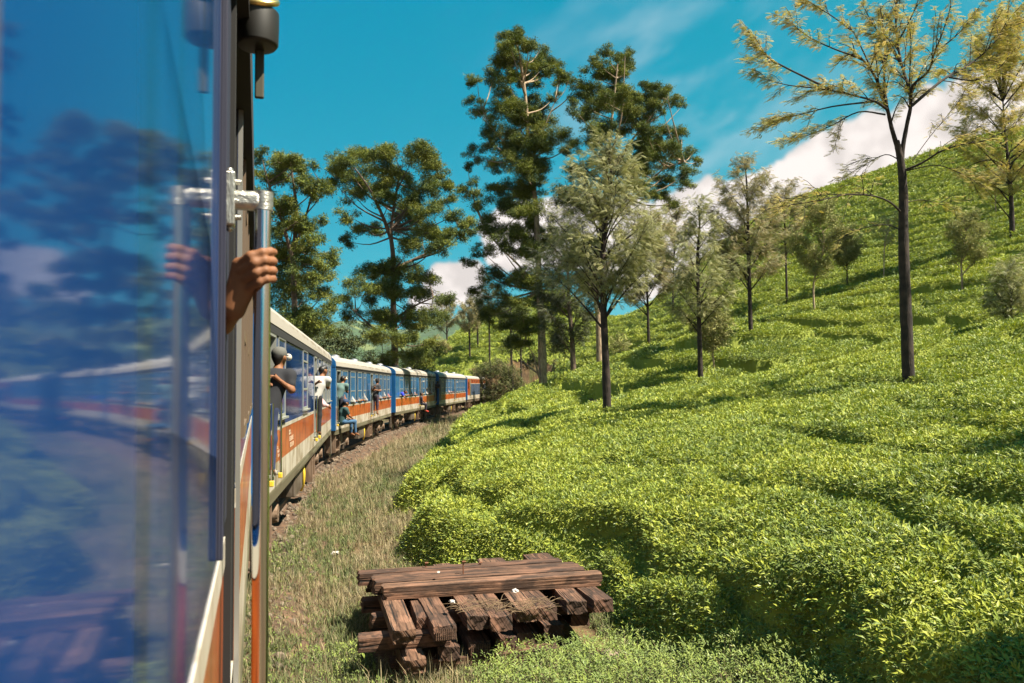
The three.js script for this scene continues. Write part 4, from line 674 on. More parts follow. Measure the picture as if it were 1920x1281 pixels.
// a passenger carriage; win: [x0, x1], doors: [x0, x1]
function carriage(o) {
  const { a, b, lift = 0 } = o.at, L = Math.hypot(b[0] - a[0], b[1] - a[1]);
  const root = thing('passenger_carriage', o.label, 'train carriage', [a[0], lift, -a[1]], Math.atan2(b[1] - a[1], b[0] - a[0]), o.group);
  const doors = o.doors, dcut = (y0, y1) => doors.map(([p, q]) => [p, Math.max(y0, FLOOR - 0.02), q, y1]);
  const spans = []; let x = 0.14; for (const [p, q] of doors) { spans.push([x, p]); x = q; } spans.push([x, L - 0.14]);
  const strip = (name, y0, y1, z, th, mat) => mesh(name, merge(spans.filter(([p, q]) => q - p > 0.02).map(([p, q]) => plate(p, y0, q, y1, [], z, th))), mat, root);
  mesh('solebar', box(L - 0.28, 0.18, 0.16, L / 2, 1.04, -0.075, 0.01), PA.sole, root);
  if (FLOOR > 1.13) mesh('white_band', plate(0.14, 1.133, L - 0.14, 1.47, doors.map(([p, q]) => [p, FLOOR, q, 1.47 - 1e-4]).map(([p, y0, q, y1]) => [p, y0, q, y1 - 0.002]), 0, 0.05), PA.white, root);
  strip('orange_band', 1.47, 1.93, 0, 0.05, o.dull ? PA.orangeDull || PA.orange : PA.orange);
  strip('white_stripe', 1.93, 1.99, 0.003, 0.05, PA.stripe);
  const wins = o.win.map(([p, q]) => [p, SILL, q, WTOP]);
  mesh('blue_side', merge(spans.filter(([p, q]) => q - p > 0.02).map(([p, q]) => plate(p, 1.99, q, TOP - (o.fascia || 0.1), wins.filter((w) => w[0] >= p - 0.01 && w[2] <= q + 0.01), 0, 0.05))), o.gloss ? PA.blueGloss : PA.blue, root);
  if (o.fascia) mesh('gutter', merge([box(L - 0.2, o.fascia, 0.03 + o.fasciaOut, L / 2, TOP - o.fascia / 2, o.fasciaOut / 2 - 0.015)]), PA.black, root);
  else mesh('gutter', merge([box(L - 0.2, 0.10, 0.06, L / 2, TOP - 0.05, -0.01), box(L - 0.2, 0.035, 0.05, L / 2, TOP + 0.02, 0.02)]), PA.dark, root);
  // over each doorway
  // shell the eye cannot see into: floor, far side with its own openings, ceiling
  mesh('floor', box(L - 0.3, 0.08, WIDE - 0.12, L / 2, FLOOR - 0.045, -WIDE / 2 - 0.005), PA.floor, root);
  mesh('far_side', plate(0.14, 1.133, L - 0.14, TOP, [...wins.filter((_, k) => k % 2).map(([p, y, q, t]) => [p, y + 0.02, q, t - 0.1])], -WIDE + 0.05, 0.05), PA.inside, root);
  mesh('ceiling', box(L - 0.3, 0.04, WIDE - 0.12, L / 2, TOP + 0.0, -WIDE / 2), PA.inside, root);
  const rf = mesh('roof', alongX(roofShape(), 0.14, L - 0.14), o.roof || PA.roof, root);
  for (let i = 0; i < 7; i++) { const d = new THREE.SphereGeometry(0.24, 14, 6, 0, 6.283, 0, 1.5); d.scale(1, 0.62, 0.9); d.translate(1.1 + (L - 2.2) * i / 6, 3.97, -1.15 - 0.5 * (i % 2)); const c = new THREE.CylinderGeometry(0.14, 0.16, 0.12, 12); c.translate(1.1 + (L - 2.2) * i / 6, 3.94, -1.15 - 0.5 * (i % 2)); mesh('roof_vent', merge([d, c]), PA.vent, rf); }
  // ends with their arched blue rim
  for (const e of [0, 1]) { const s = roofShape(3.42, 2.9, 0.58, 0.035); const x0 = e ? L - 0.16 : 0; const g = merge([alongX(s, x0, x0 + 0.16), box(0.14, 2.31, WIDE + 0.04, x0 + 0.08, 2.275, -WIDE / 2)]); const en = mesh('end_wall', g, PA.end, root); mesh('gangway', box(0.34, 2.1, 0.95, e ? L + 0.15 : -0.15, 2.45, -WIDE / 2, 0.04), PA.dark, en); for (const z of [-0.55, -WIDE + 0.55]) { const bf = new THREE.CylinderGeometry(0.2, 0.2, 0.05, 18); bf.rotateZ(Math.PI / 2); bf.translate(e ? L + 0.42 : -0.42, 1.02, z); mesh('buffer', merge([bf, rod(V(e ? L : 0, 1.02, z), V(e ? L + 0.42 : -0.42, 1.02, z), 0.09, 12)]), PA.iron, en); } }
  // windows: frame, slats of the ventilator, fixed upper pane, rail; the lower half stands open
  for (const [p, q] of o.win) {
    const w = q - p, mx = (p + q) / 2, T = WTOP - 0.24, M = lerp(SILL, T, 0.42);
    const fr = mesh('window', merge([box(0.05, WTOP - SILL, 0.075, p + 0.025, (SILL + WTOP) / 2, -0.022), box(0.05, WTOP - SILL, 0.075, q - 0.025, (SILL + WTOP) / 2, -0.022), box(w - 0.1, 0.045, 0.075, mx, SILL + 0.022, -0.02), box(w - 0.1, 0.04, 0.075, mx, WTOP - 0.02, -0.022), box(w - 0.1, 0.035, 0.07, mx, T, -0.024), box(w - 0.1, 0.04, 0.07, mx, M, -0.024)]), o.frames || PA.frame, root);
    for (let k = 0; k < 3; k++) { const s = box(w - 0.1, 0.05, 0.012, 0, 0, 0); s.rotateX(-0.7); s.translate(mx, T + 0.055 + k * 0.062, -0.03); mesh('slat', s, PA.frame, fr); }
    mesh('pane', box(w - 0.1, T - M - 0.036, 0.008, mx, (T + M) / 2, -0.04), PA.glass, fr);
    if (!o.noSill) mesh('sill', box(w + 0.04, 0.03, 0.07, mx, SILL - 0.016, 0.03), PA.frame, fr);
    if (o.seats !== false) mesh('seat_back', box(0.10, 1.15, 1.1, q + 0.18, FLOOR + 0.58, -0.68, 0.03), PA.seat, root);
  }
  for (const [p, q, kind] of doors) {
    if (kind === 'ours') mesh('door_edge', box(0.045, TOP - 0.1 - FLOOR, 0.075, q + 0.022, (TOP - 0.1 + FLOOR) / 2, -0.038), PA.black, root), mesh('door_edge', box(0.045, TOP - 0.1 - FLOOR, 0.09, p - 0.022, (TOP - 0.1 + FLOOR) / 2, -0.03), PA.black, root);
    mesh('door_frame', merge([...(kind === 'ours' ? [] : [box(0.045, TOP - 0.1 - FLOOR, 0.09, p - 0.022, (TOP - 0.1 + FLOOR) / 2, -0.03)]), kind === 'ours' ? box(0.03, TOP - 0.1 - FLOOR, 0.014, q + 0.016, (TOP - 0.1 + FLOOR) / 2, 0.008) : box(0.045, TOP - 0.1 - FLOOR, 0.09, q + 0.022, (TOP - 0.1 + FLOOR) / 2, -0.03), box(q - p, 0.05, 0.09, (p + q) / 2, TOP - 0.125, -0.03), box(q - p, 0.03, 0.12, (p + q) / 2, FLOOR + 0.012, 0.0)]), kind === 'ours' ? PA.jamb : PA.frame, root);
    mesh('partition', merge([box(0.04, TOP - FLOOR, 0.9, p - 0.25, (TOP + FLOOR) / 2, -0.52), box(0.04, TOP - FLOOR, 0.9, q + 0.25, (TOP + FLOOR) / 2, -0.52)]), PA.inside, root);
    if (kind === 'ours') continue;
    for (const hx of [p - 0.12, q + 0.12]) { const h = mesh('handrail', merge([rod(V(hx, 1.30, 0.075), V(hx, 2.35, 0.075), 0.018), rod(V(hx, 2.33, 0), V(hx, 2.33, 0.08), 0.016), rod(V(hx, 1.32, 0), V(hx, 1.32, 0.08), 0.016)]), PA.steel, root); mesh('rail_end', box(0.06, 0.08, 0.06, hx, 1.30, 0.07, 0.015), PA.yellow, h); }
    steps(root, p + 0.02, q - 0.02);
    const la = mesh('door_lamp', merge([box(0.05, 0.05, 0.16, q + 0.35, 3.02, 0.07), new THREE.SphereGeometry(0.055, 14, 10).translate(q + 0.35, 3.0, 0.15)]), PA.lamp, root);
  }
  // below the floor
  bogie(root, 3.0); bogie(root, L - 3.0);
  const mid = L / 2;
  mesh('battery_box', box(1.6, 0.52, 0.5, mid - 1.9, 0.66, -0.36, 0.02), PA.iron, root); mesh('air_tank', rod(V(mid + 0.9, 0.66, -0.5), V(mid + 2.2, 0.66, -0.5), 0.2, 16), PA.iron, root);
  mesh('truss_rod', merge([rod(V(4.8, 0.9, -0.3), V(mid - 1, 0.45, -0.3), 0.02, 6), rod(V(mid - 1, 0.45, -0.3), V(mid + 1, 0.45, -0.3), 0.02, 6), rod(V(mid + 1, 0.45, -0.3), V(L - 4.8, 0.9, -0.3), 0.02, 6), box(0.08, 0.5, 0.08, mid - 1, 0.68, -0.3), box(0.08, 0.5, 0.08, mid + 1, 0.68, -0.3)]), PA.iron, root);
  const hose = new THREE.CatmullRomCurve3([V(o.hose || mid - 0.8, 0.98, -0.2), V((o.hose || mid - 0.8) - 0.16, 0.68, -0.12), V((o.hose || mid - 0.8) - 0.12, 0.40, -0.14), V((o.hose || mid - 0.8) + 0.1, 0.25, -0.2)]); mesh('hose', new THREE.TubeGeometry(hose, 16, 0.035, 8), PA.yellow, root);
  const lad = [rod(V(L - 0.5, 1.0, 0.0), V(L - 0.5, 0.3, 0.02), 0.016, 6), rod(V(L - 0.15, 1.0, 0.0), V(L - 0.15, 0.3, 0.02), 0.016, 6)]; for (let k = 0; k < 3; k++) lad.push(rod(V(L - 0.5, 0.36 + k * 0.22, 0.01), V(L - 0.15, 0.36 + k * 0.22, 0.01), 0.014, 6)); mesh('ladder', merge(lad), PA.iron, root);
  const pipes = []; const R = rng(Math.round(L * 100) + doors.length); for (let k = 0; k < 9; k++) { const px = 1 + R() * (L - 2); pipes.push(rod(V(px, 0.96, -0.25 - R() * 0.3), V(px + (R() - 0.5) * 0.4, 0.35 + R() * 0.2, -0.25 - R() * 0.3), 0.02 + 0.02 * R(), 6)); } for (let k = 0; k < 6; k++) { const px = 1 + R() * (L - 2); pipes.push(box(0.2 + R() * 0.3, 0.2 + R() * 0.25, 0.3, px, 0.72, -0.5)); } pipes.forEach((g, k) => mesh(k < 9 ? 'brake_rod' : 'equipment_box', g, PA.rust, root));
  root.userData.L = L;
  return root;
}
PA.jamb = std({ color: rgb(0.36, 0.35, 0.32), roughness: 0.35, metalness: 0.6 });
PA.roofStained = std({ color: rgb(0.34, 0.31, 0.265), roughness: 0.75, map: dataTex(256, 64, (u, v) => { const s = sstep(0.5, 0.62, tfbm(u, v, 16, 1, 3, 19)) * 0.75; return [lerp(1, 0.22, s), lerp(1, 0.17, s), lerp(1, 0.14, s)]; }, true, [0.05, 0.05]) });
const f = (L, list) => list.map(([p, q, k]) => [p * L, q * L, k].slice(0, k ? 3 : 2));
const lenOf = (c) => Math.hypot(c.b[0] - c.a[0], c.b[1] - c.a[1]);
// the carriage the camera leans out of
CARS[0].lift = 0.40;
const ours = carriage({ at: CARS[0], label: 'nearest blue carriage that fills the left edge, with mirror-like glossy side panel', doors: [[10.83, 11.62, 'ours']], win: [[1.0, 2.3], [2.9, 4.2], [4.8, 6.1], [6.6, 7.9], [8.3, 9.18], [12.2, 13.0], [13.5, 14.3], [14.8, 15.6], [16.2, 17.0]], gloss: true, noSill: true, frames: std({ color: rgb(0.13, 0.09, 0.055), roughness: 0.5 }), fascia: 0.24, fasciaOut: 0.040 });
const L1 = lenOf(CARS[1]);
const near = carriage({ at: CARS[1], label: 'second carriage, with long mirror-like blue panels, few windows and lettering on orange', doors: f(L1, [[0.062, 0.105], [0.545, 0.59]]), win: f(L1, [[0.125, 0.18], [0.365, 0.43], [0.625, 0.70], [0.735, 0.80], [0.835, 0.89], [0.915, 0.965]]), gloss: true, fascia: 0.11, fasciaOut: 0.02, hose: 0.475 * L1 });
const LAY = { doors: [[0.022, 0.066], [0.515, 0.56]], win: [[0.085, 0.155], [0.19, 0.26], [0.295, 0.36], [0.39, 0.43], [0.60, 0.665], [0.695, 0.76], [0.79, 0.855], [0.885, 0.95]] };
const mk = (i, label, extra = {}) => { const L = lenOf(CARS[i]); return carriage({ at: CARS[i], label, doors: f(L, extra.doors || LAY.doors), win: f(L, LAY.win), ...extra, ...(extra.doors ? { doors: f(L, extra.doors) } : {}) }); };
const c3 = mk(2, 'third carriage, bright blue, with a person standing in its middle door');
const c4 = mk(3, 'fourth carriage, where a passenger in bright blue leans out of the first window', { doors: [[0.515, 0.56], [0.958, 0.985]] });
const c5 = mk(4, 'fifth carriage, next to the locomotive, its roof and side streaked with brown stains', { roof: PA.roofStained });
// the locomotive at the head
{
  const c = CARS[5], L = lenOf(c), root = thing('locomotive', 'diesel locomotive at the head of the train, orange above a grey-blue side', 'locomotive', [c.a[0], 0, -c.a[1]], Math.atan2(c.b[1] - c.a[1], c.b[0] - c.a[0]));
  mesh('solebar', box(L, 0.28, WIDE - 0.1, L / 2, 1.02, -WIDE / 2), PA.iron, root);
  mesh('white_band', plate(0, 1.165, L, 1.62, [], 0, 0.06), PA.white, root);
  mesh('cab_side', plate(0.02, 1.62, 2.2, 3.40, [[0.55, 2.35, 1.25, 3.05]], 0, 0.06), PA.orange, root);
  mesh('cab_door', box(0.62, 1.75, 0.03, 1.75, 2.45, 0.012), PA.sole, root);
  const hood = mesh('side_panel', plate(2.2, 1.62, L - 0.05, 2.86, [], 0.0, 0.06), paint(0.05, 0.085, 0.15, { clearcoat: 0.5 }), root);
  for (let k = 1; k < 6; k++) mesh('seam', box(0.02, 1.2, 0.012, 2.2 + (L - 2.3) * k / 6, 2.24, 0.004), PA.sole, hood);
  mesh('white_stripe', box(L - 2.2, 0.05, 0.02, L / 2 + 1.1, 2.90, 0.0), PA.stripe, root);
  const up = mesh('upper_side', plate(2.2, 2.93, L - 0.05, 3.42, Array.from({ length: 7 }, (_, k) => [3.0 + k * 1.5, 3.02, 3.7 + k * 1.5, 3.32]), 0, 0.06), PA.orange, root);
  for (let k = 0; k < 7; k++) for (let q = 0; q < 3; q++) { const s = box(0.68, 0.07, 0.012); s.rotateX(-0.6); s.translate(3.35 + k * 1.5, 3.07 + q * 0.1, -0.03); mesh('slat', s, PA.dark, up); }
  mesh('hood_core', box(L - 0.1, 2.2, WIDE - 0.2, L / 2, 2.3, -WIDE / 2), PA.dark, root);
  mesh('roof', alongX(roofShape(3.42, 2.9, 0.42, 0.01), 0, L), PA.roof, root);
  mesh('front_end', box(0.12, 2.3, WIDE, L + 0.03, 2.3, -WIDE / 2, 0.03), PA.sole, root); mesh('rear_end', box(0.12, 2.3, WIDE, -0.07, 2.3, -WIDE / 2, 0.03), PA.end, root);
  bogie(root, 3.2); bogie(root, L - 3.2); mesh('fuel_tank', box(3.2, 0.6, 1.9, L / 2, 0.62, -WIDE / 2, 0.06), PA.iron, root); steps(root, 1.4, 2.1); steps(root, L - 1.2, L - 0.6);
  mesh('handrail', merge([rod(V(1.35, 1.3, 0.06), V(1.35, 2.6, 0.06), 0.02, 6), rod(V(2.1, 1.3, 0.06), V(2.1, 2.6, 0.06), 0.02, 6)]), PA.steel, root);
}
// worn painted lettering on the orange band of the second carriage: three short lines, too small to read
{
  const w = 512, h = 256, cv = document.createElement('canvas'); cv.width = w; cv.height = h; const x = cv.getContext('2d'); x.clearRect(0, 0, w, h); x.fillStyle = 'rgb(235,215,190)'; x.font = 'bold 74px sans-serif';
  x.fillText('III L.', 20, 80); x.fillText('EE B B II', 60, 160); x.fillText('III E E B', 110, 238);
  const t = new THREE.CanvasTexture(cv); t.colorSpace = THREE.SRGBColorSpace;
  const m = mesh('lettering', new THREE.PlaneGeometry(1.15, 0.36).translate(0.245 * L1, 1.70, 0.004), std({ map: t, transparent: true, roughness: 0.6 }), near);
  mesh('lettering', new THREE.PlaneGeometry(0.5, 0.2).translate(0.135 * L1, 1.62, 0.004), std({ map: t, transparent: true, roughness: 0.6 }), near);
}

// ------------------------------------------------------------------ fittings of the nearest carriage: pillar plate, grab handle, lamp
const OS = 9.0;                                      // the camera stands beside this place along the carriage
ours.updateMatrixWorld(true);
const FWD = V(Math.sin(HEAD), 0, -Math.cos(HEAD));
function onRay(px, py, u) {                           // place on a pixel's line of sight, u metres ahead along the carriage, in its own axes
  const v = V((px - 960) / FPX, -(py - 640.5) / FPX, -1).applyQuaternion(CAMQ); v.multiplyScalar(u / v.dot(FWD)); v.add(camera.position); return ours.worldToLocal(v);
}
const HU = 1.60, POLE = V(OS + HU, 0, 0.0725);
{
  const pillar = mesh('pillar_plate', box(0.36, 1.38, 0.006, OS + 1.62, 2.72, 0.002, 0.002), phys({ color: rgb(0.034, 0.036, 0.055), roughness: 0.6, specularIntensity: 0.25, bumpMap: ripple, bumpScale: 0.002 }), ours);
  mesh('trim', merge([box(0.012, 1.4, 0.014, OS + 1.445, 2.71, 0.005, 0.003)]), pillar.material, pillar);
  mesh('seal', box(0.03, 2.0, 0.014, OS + 1.816, 2.39, 0.004, 0.003), PA.black, ours);
  // grab handle: polished pole between two cast brackets
  const y1 = onRay(490, 378, HU).y, h = thing('grab_handle', 'polished steel grab handle bolted beside the door of the nearest carriage, gripped by a hand', 'grab handle', ours.localToWorld(V(POLE.x, y1, 0)).toArray(), ours.rotation.y);
  const cast = std({ color: rgb(0.52, 0.50, 0.44), roughness: 0.34, metalness: 0.9, bumpMap: soilBump, bumpScale: 0.002 });
  const pole = mesh('pole', rod(V(0, 0.0, 0.0725), V(0, -1.12, 0.0725), 0.0155, 28), std({ color: rgb(0.70, 0.70, 0.68), roughness: 0.10, metalness: 1 }), h);
  for (const [yy, s] of [[0, 1], [-1.12, -1]]) {
    const e = new THREE.CylinderGeometry(0.0195, 0.0190, 0.036, 24); e.translate(0, yy, 0.0725);
    const b = mesh('bracket', merge([box(0.037, 0.036, 0.080, 0, yy, 0.034, 0.013), e, box(0.040, 0.104, 0.022, 0, yy, 0.011, 0.004)]), cast, h);
    for (const [bx, by, bz] of [[0, 0.056, 0.012], [0, -0.056, 0.012]]) { const g = new THREE.SphereGeometry(0.0065, 10, 8); g.translate(bx, yy + by, bz); mesh('bolt', g, cast, b); }
    for (const by of [0.034, -0.034]) { const g = new THREE.CylinderGeometry(0.0055, 0.0055, 0.012, 6); g.rotateX(Math.PI / 2); g.translate(-0.004, yy + by, 0.027); mesh('bolt', g, cast, b); }
  }
  // door lamp: dark cylinder housing with a brass ring round its glass, on a bracket
  const lp = onRay(476, 88, 2.0), l = thing('door_lamp', 'dark cylindrical lamp with a brass ring above the door of the nearest carriage', 'lamp', ours.localToWorld(V(lp.x, lp.y, 0)).toArray(), ours.rotation.y);
  const zc = 0.058, body = new THREE.LatheGeometry([[0.001, 0], [0.044, 0], [0.050, 0.008], [0.0515, 0.05], [0.0515, 0.085], [0.049, 0.088], [0.001, 0.088]].map(([r, y]) => new THREE.Vector2(r, y)), 36); body.translate(0, 0, zc);
  const housing = mesh('housing', merge([body, box(0.05, 0.06, 0.03, 0, 0.07, 0.008, 0.005)]), std({ color: rgb(0.012, 0.011, 0.008), roughness: 0.5 }), l);
  const tilt = (g) => { g.rotateX(Math.PI / 2); g.rotateZ(0.55); g.translate(-0.012, 0.112, zc); return g; };
  mesh('ring', merge([tilt(new THREE.TorusGeometry(0.045, 0.008, 12, 36))]), std({ color: rgb(0.75, 0.52, 0.18), roughness: 0.3, metalness: 1 }), l);
  mesh('glass', tilt(new THREE.CylinderGeometry(0.040, 0.040, 0.01, 28).rotateX(Math.PI / 2)), phys({ color: rgb(0.72, 0.45, 0.05), roughness: 0.15, clearcoat: 1 }), housing);
  mesh('bracket', box(0.012, 0.13, 0.022, 0.02, -0.055, 0.064, 0.004), std({ color: rgb(0.045, 0.042, 0.022), roughness: 0.6 }), l);
}

// ------------------------------------------------------------------ figures
function sdfGeo(prims, cell, k = 0.02) {               // one continuous skin round tapered bones: {a, b, ra, rb}
  const lo = V(1e9, 1e9, 1e9), hi = V(-1e9, -1e9, -1e9);
  for (const p of prims) for (const [q, r] of [[p.a, p.ra], [p.b, p.rb]]) { lo.min(V(q.x - r, q.y - r, q.z - r)); hi.max(V(q.x + r, q.y + r, q.z + r)); }
  const ctr = lo.clone().add(hi).multiplyScalar(0.5), half = Math.max(hi.x - lo.x, hi.y - lo.y, hi.z - lo.z) / 2 + 4 * cell + k * 0.3, n = Math.min(150, Math.ceil(2 * half / cell)), mc = new MarchingCubes(n, std({}), false, false, 120000), F = new Float32Array(n * n * n).fill(1e3);
  const pos = (i) => (i - n / 2) / (n / 2) * half, inv = (x) => x / half * n / 2 + n / 2, ab = V(), ap = V();
  for (const p of prims) {
    const m = k + 2 * cell, rm = Math.max(p.ra, p.rb) + m, b0 = [], b1 = [];
    for (const c of ['x', 'y', 'z']) { b0.push(clamp(Math.floor(inv(Math.min(p.a[c], p.b[c]) - rm - ctr[c])), 0, n - 1)); b1.push(clamp(Math.ceil(inv(Math.max(p.a[c], p.b[c]) + rm - ctr[c])), 0, n - 1)); }
    ab.subVectors(p.b, p.a); const L2 = ab.lengthSq() || 1e-9;
    for (let z = b0[2]; z <= b1[2]; z++) for (let y = b0[1]; y <= b1[1]; y++) for (let x = b0[0]; x <= b1[0]; x++) {
      ap.set(pos(x) + ctr.x - p.a.x, pos(y) + ctr.y - p.a.y, pos(z) + ctr.z - p.a.z); const t = clamp(ap.dot(ab) / L2, 0, 1);
      const d = Math.hypot(ap.x - ab.x * t, ap.y - ab.y * t, ap.z - ab.z * t) - lerp(p.ra, p.rb, t), q = z * n * n + y * n + x, f = F[q];
      const h = Math.max(k - Math.abs(f - d), 0) / k; F[q] = Math.min(f, d) - h * h * k * 0.25;
    }
  }
  for (let i = 0; i < F.length; i++) mc.field[i] = -F[i];
  mc.isolation = 0; mc.update();
  let g = new THREE.BufferGeometry(); g.setAttribute('position', new THREE.BufferAttribute(new Float32Array(mc.positionArray.slice(0, mc.count * 3)), 3));
  g = mergeVertices(g, 1e-5); g.scale(half, half, half); g.translate(ctr.x, ctr.y, ctr.z); g.computeVertexNormals(); return g;
}
const bone = (a, b, ra, rb = ra) => ({ a, b, ra, rb });
const skinTex = dataTex(128, 128, (u, v) => { const n = tfbm(u, v, 8, 8, 4, 61); return [0.88 + 0.24 * (n - 0.5), 0.86 + 0.3 * (n - 0.5), 0.84 + 0.3 * (n - 0.5)]; }, true);
const skin = std({ color: rgb(0.185, 0.072, 0.026), roughness: 0.68 }), skinDark = std({ color: rgb(0.17, 0.085, 0.05), roughness: 0.55 });
const cloth = (r, g, b) => std({ color: rgb(r, g, b), roughness: 0.9 });
const hairMat = std({ color: rgb(0.012, 0.010, 0.009), roughness: 0.5 });
// a hand: palm, four unequal curled fingers and a thumb from the side of the palm; w wrist, dir towards the fingers, back = way the back of the hand faces
function handGeo(w, dir, back, curl = 0.7, left = false) {
  const d = dir.clone().normalize(), n = back.clone().addScaledVector(d, -back.dot(d)).normalize(), s = V().crossVectors(d, n).multiplyScalar(left ? -1 : 1), out = [];
  const at = (a, b, c) => w.clone().addScaledVector(d, a).addScaledVector(s, b).addScaledVector(n, c);
  out.push(limb([at(-0.02, 0, 0), at(0.04, 0, 0), at(0.09, 0, 0)], 0.027, 0.036, 8, 2));
  [[0.030, 0.070], [0.010, 0.078], [-0.010, 0.072], [-0.029, 0.056]].forEach(([b, l]) => { const k = at(0.085, b, 0), m = at(0.085 + l * 0.5, b, -0.01 - 0.02 * curl), t = at(0.085 + l * (0.9 - 0.5 * curl), b, -0.02 - 0.05 * curl); out.push(limb([k, m, t], 0.0095, 0.007, 6, 3)); });
  out.push(limb([at(0.03, 0.026, 0), at(0.055, 0.050, -0.01), at(0.085, 0.056, -0.025)], 0.012, 0.008, 6, 3));
  return merge(out);
}
const J0 = { pelvis: [0, 0.95, 0], chest: [0, 1.28, 0], neck: [0, 1.47, 0], head: [0.02, 1.62, 0], shL: [0, 1.41, -0.18], shR: [0, 1.41, 0.18], elL: [0, 1.14, -0.24], elR: [0, 1.14, 0.24], wrL: [0.10, 0.92, -0.24], wrR: [0.10, 0.92, 0.24], hipL: [0, 0.92, -0.09], hipR: [0, 0.92, 0.09], knL: [0.02, 0.50, -0.10], knR: [0.02, 0.50, 0.10], anL: [-0.02, 0.09, -0.10], anR: [-0.02, 0.09, 0.10], toL: [0.15, 0.035, -0.12], toR: [0.15, 0.035, 0.12] };
function person(o) {                                  // o.on: carriage, o.at: place in its axes, o.turn: facing (0 = along the train), joints: overrides
  const w = o.on.localToWorld(V(...o.at)), t = thing('person', o.label, 'person', [w.x, w.y, w.z], o.on.rotation.y + (o.turn || 0), o.group), c = o.cell || 0.028, J = {};
  for (const k in J0) J[k] = V(...((o.joints || {})[k] || J0[k]));
  const D = V().subVectors(J.head, J.neck).normalize(), face = V(Math.cos(o.look || 0), 0, -Math.sin(o.look || 0)), H = J.head, off = (a, b) => H.clone().addScaledVector(face, a).addScaledVector(V(0, 1, 0), b), sd = V(-face.z, 0, face.x);
  const up = o.part === 'upper', sk = o.dark ? skinDark : skin;
  const bones = [bone(J.neck, H, 0.052, 0.052), bone(off(-0.015, 0.04), off(0.012, 0.045), 0.086, 0.078), bone(off(0.03, -0.01), off(0.055, -0.065), 0.062, 0.036), bone(off(0.085, 0.012), off(0.107, -0.012), 0.010, 0.016), bone(off(0, 0.01).addScaledVector(sd, 0.082), off(-0.012, 0.03).addScaledVector(sd, 0.094), 0.012), bone(off(0, 0.01).addScaledVector(sd, -0.082), off(-0.012, 0.03).addScaledVector(sd, -0.094), 0.012),
    bone(J.shL, J.elL, 0.05, 0.038), bone(J.elL, J.wrL, 0.040, 0.027), bone(J.shR, J.elR, 0.05, 0.038), bone(J.elR, J.wrR, 0.040, 0.027), bone(J.chest, J.neck, 0.11, 0.07), bone(J.pelvis, J.chest, 0.115, 0.12), bone(J.shL, J.shR, 0.065)];
  if (!up) bones.push(bone(J.hipL, J.knL, 0.078, 0.054), bone(J.knL, J.anL, 0.054, 0.036), bone(J.anL, J.toL, 0.040, 0.032), bone(J.hipR, J.knR, 0.078, 0.054), bone(J.knR, J.anR, 0.054, 0.036), bone(J.anR, J.toR, 0.040, 0.032));
  const hd = (el, wr, left) => { const dir = V().subVectors(wr, el); return handGeo(wr, (o.handDir || dir), V(0, 1, 0.3), 0.7, left); };
  const body = mesh('body', merge([sdfGeo(bones, c, 0.05), ...(o.hands === false ? [] : [hd(J.elL, J.wrL, true), hd(J.elR, J.wrR, false)]), ...(o.extra || [])]), sk, t);
  const lift = 0.016, sl = o.sleeve ?? 0.55, half = (a, b, q) => a.clone().lerp(b, q);
  const shirt = [bone(J.pelvis, J.chest, 0.128 + lift, 0.135 + lift), bone(J.chest, half(J.chest, J.neck, 0.75), 0.12 + lift, 0.085), bone(J.shL, J.shR, 0.072 + lift), bone(J.shL, half(J.shL, J.elL, Math.min(1, sl)), 0.062 + lift, 0.052 + lift), bone(J.shR, half(J.shR, J.elR, Math.min(1, sl)), 0.062 + lift, 0.052 + lift)];
  if (sl > 1) shirt.push(bone(J.elL, half(J.elL, J.wrL, sl - 1), 0.048 + lift * 0.6, 0.036 + lift * 0.6), bone(J.elR, half(J.elR, J.wrR, sl - 1), 0.048 + lift * 0.6, 0.036 + lift * 0.6));
  mesh('shirt', sdfGeo(shirt, c, 0.06), o.shirt, t);
  if (!up) { const q = o.legs ?? 0.95; const tr = [bone(J.pelvis, half(J.hipL, J.hipR, 0.5), 0.13, 0.12), bone(J.hipL, J.knL, 0.098, 0.070), bone(J.hipR, J.knR, 0.098, 0.070)]; if (q > 0) tr.push(bone(J.knL, half(J.knL, J.anL, q), 0.070, 0.054), bone(J.knR, half(J.knR, J.anR, q), 0.070, 0.054)); mesh('trousers', sdfGeo(tr, c, 0.05), o.trousers, t); if (o.shoes) mesh('shoe', sdfGeo([bone(J.anL, J.toL, 0.048, 0.042), bone(J.anR, J.toR, 0.048, 0.042)], c * 0.8, 0.01), o.shoes, t); }
  const hair = [bone(off(-0.035, 0.055), off(0.02, 0.085), 0.092, 0.078), bone(off(-0.06, 0.02), off(-0.055, -0.03), 0.062, 0.050)];
  mesh('hair', sdfGeo(hair, Math.min(c, 0.02), 0.03), hairMat, t);
  if (o.cap) { const cp = [bone(off(-0.03, 0.085), off(0.012, 0.09), 0.098, 0.092)]; const brim = new THREE.CylinderGeometry(0.085, 0.085, 0.012, 20, 1, false, 0, Math.PI); brim.rotateY(Math.atan2(-face.z, face.x)); const bp = off(0.07, 0.065); brim.translate(bp.x, bp.y, bp.z); mesh('cap', merge([sdfGeo(cp, Math.min(c, 0.02), 0.03), brim]), o.cap, t); }
  return t;
}
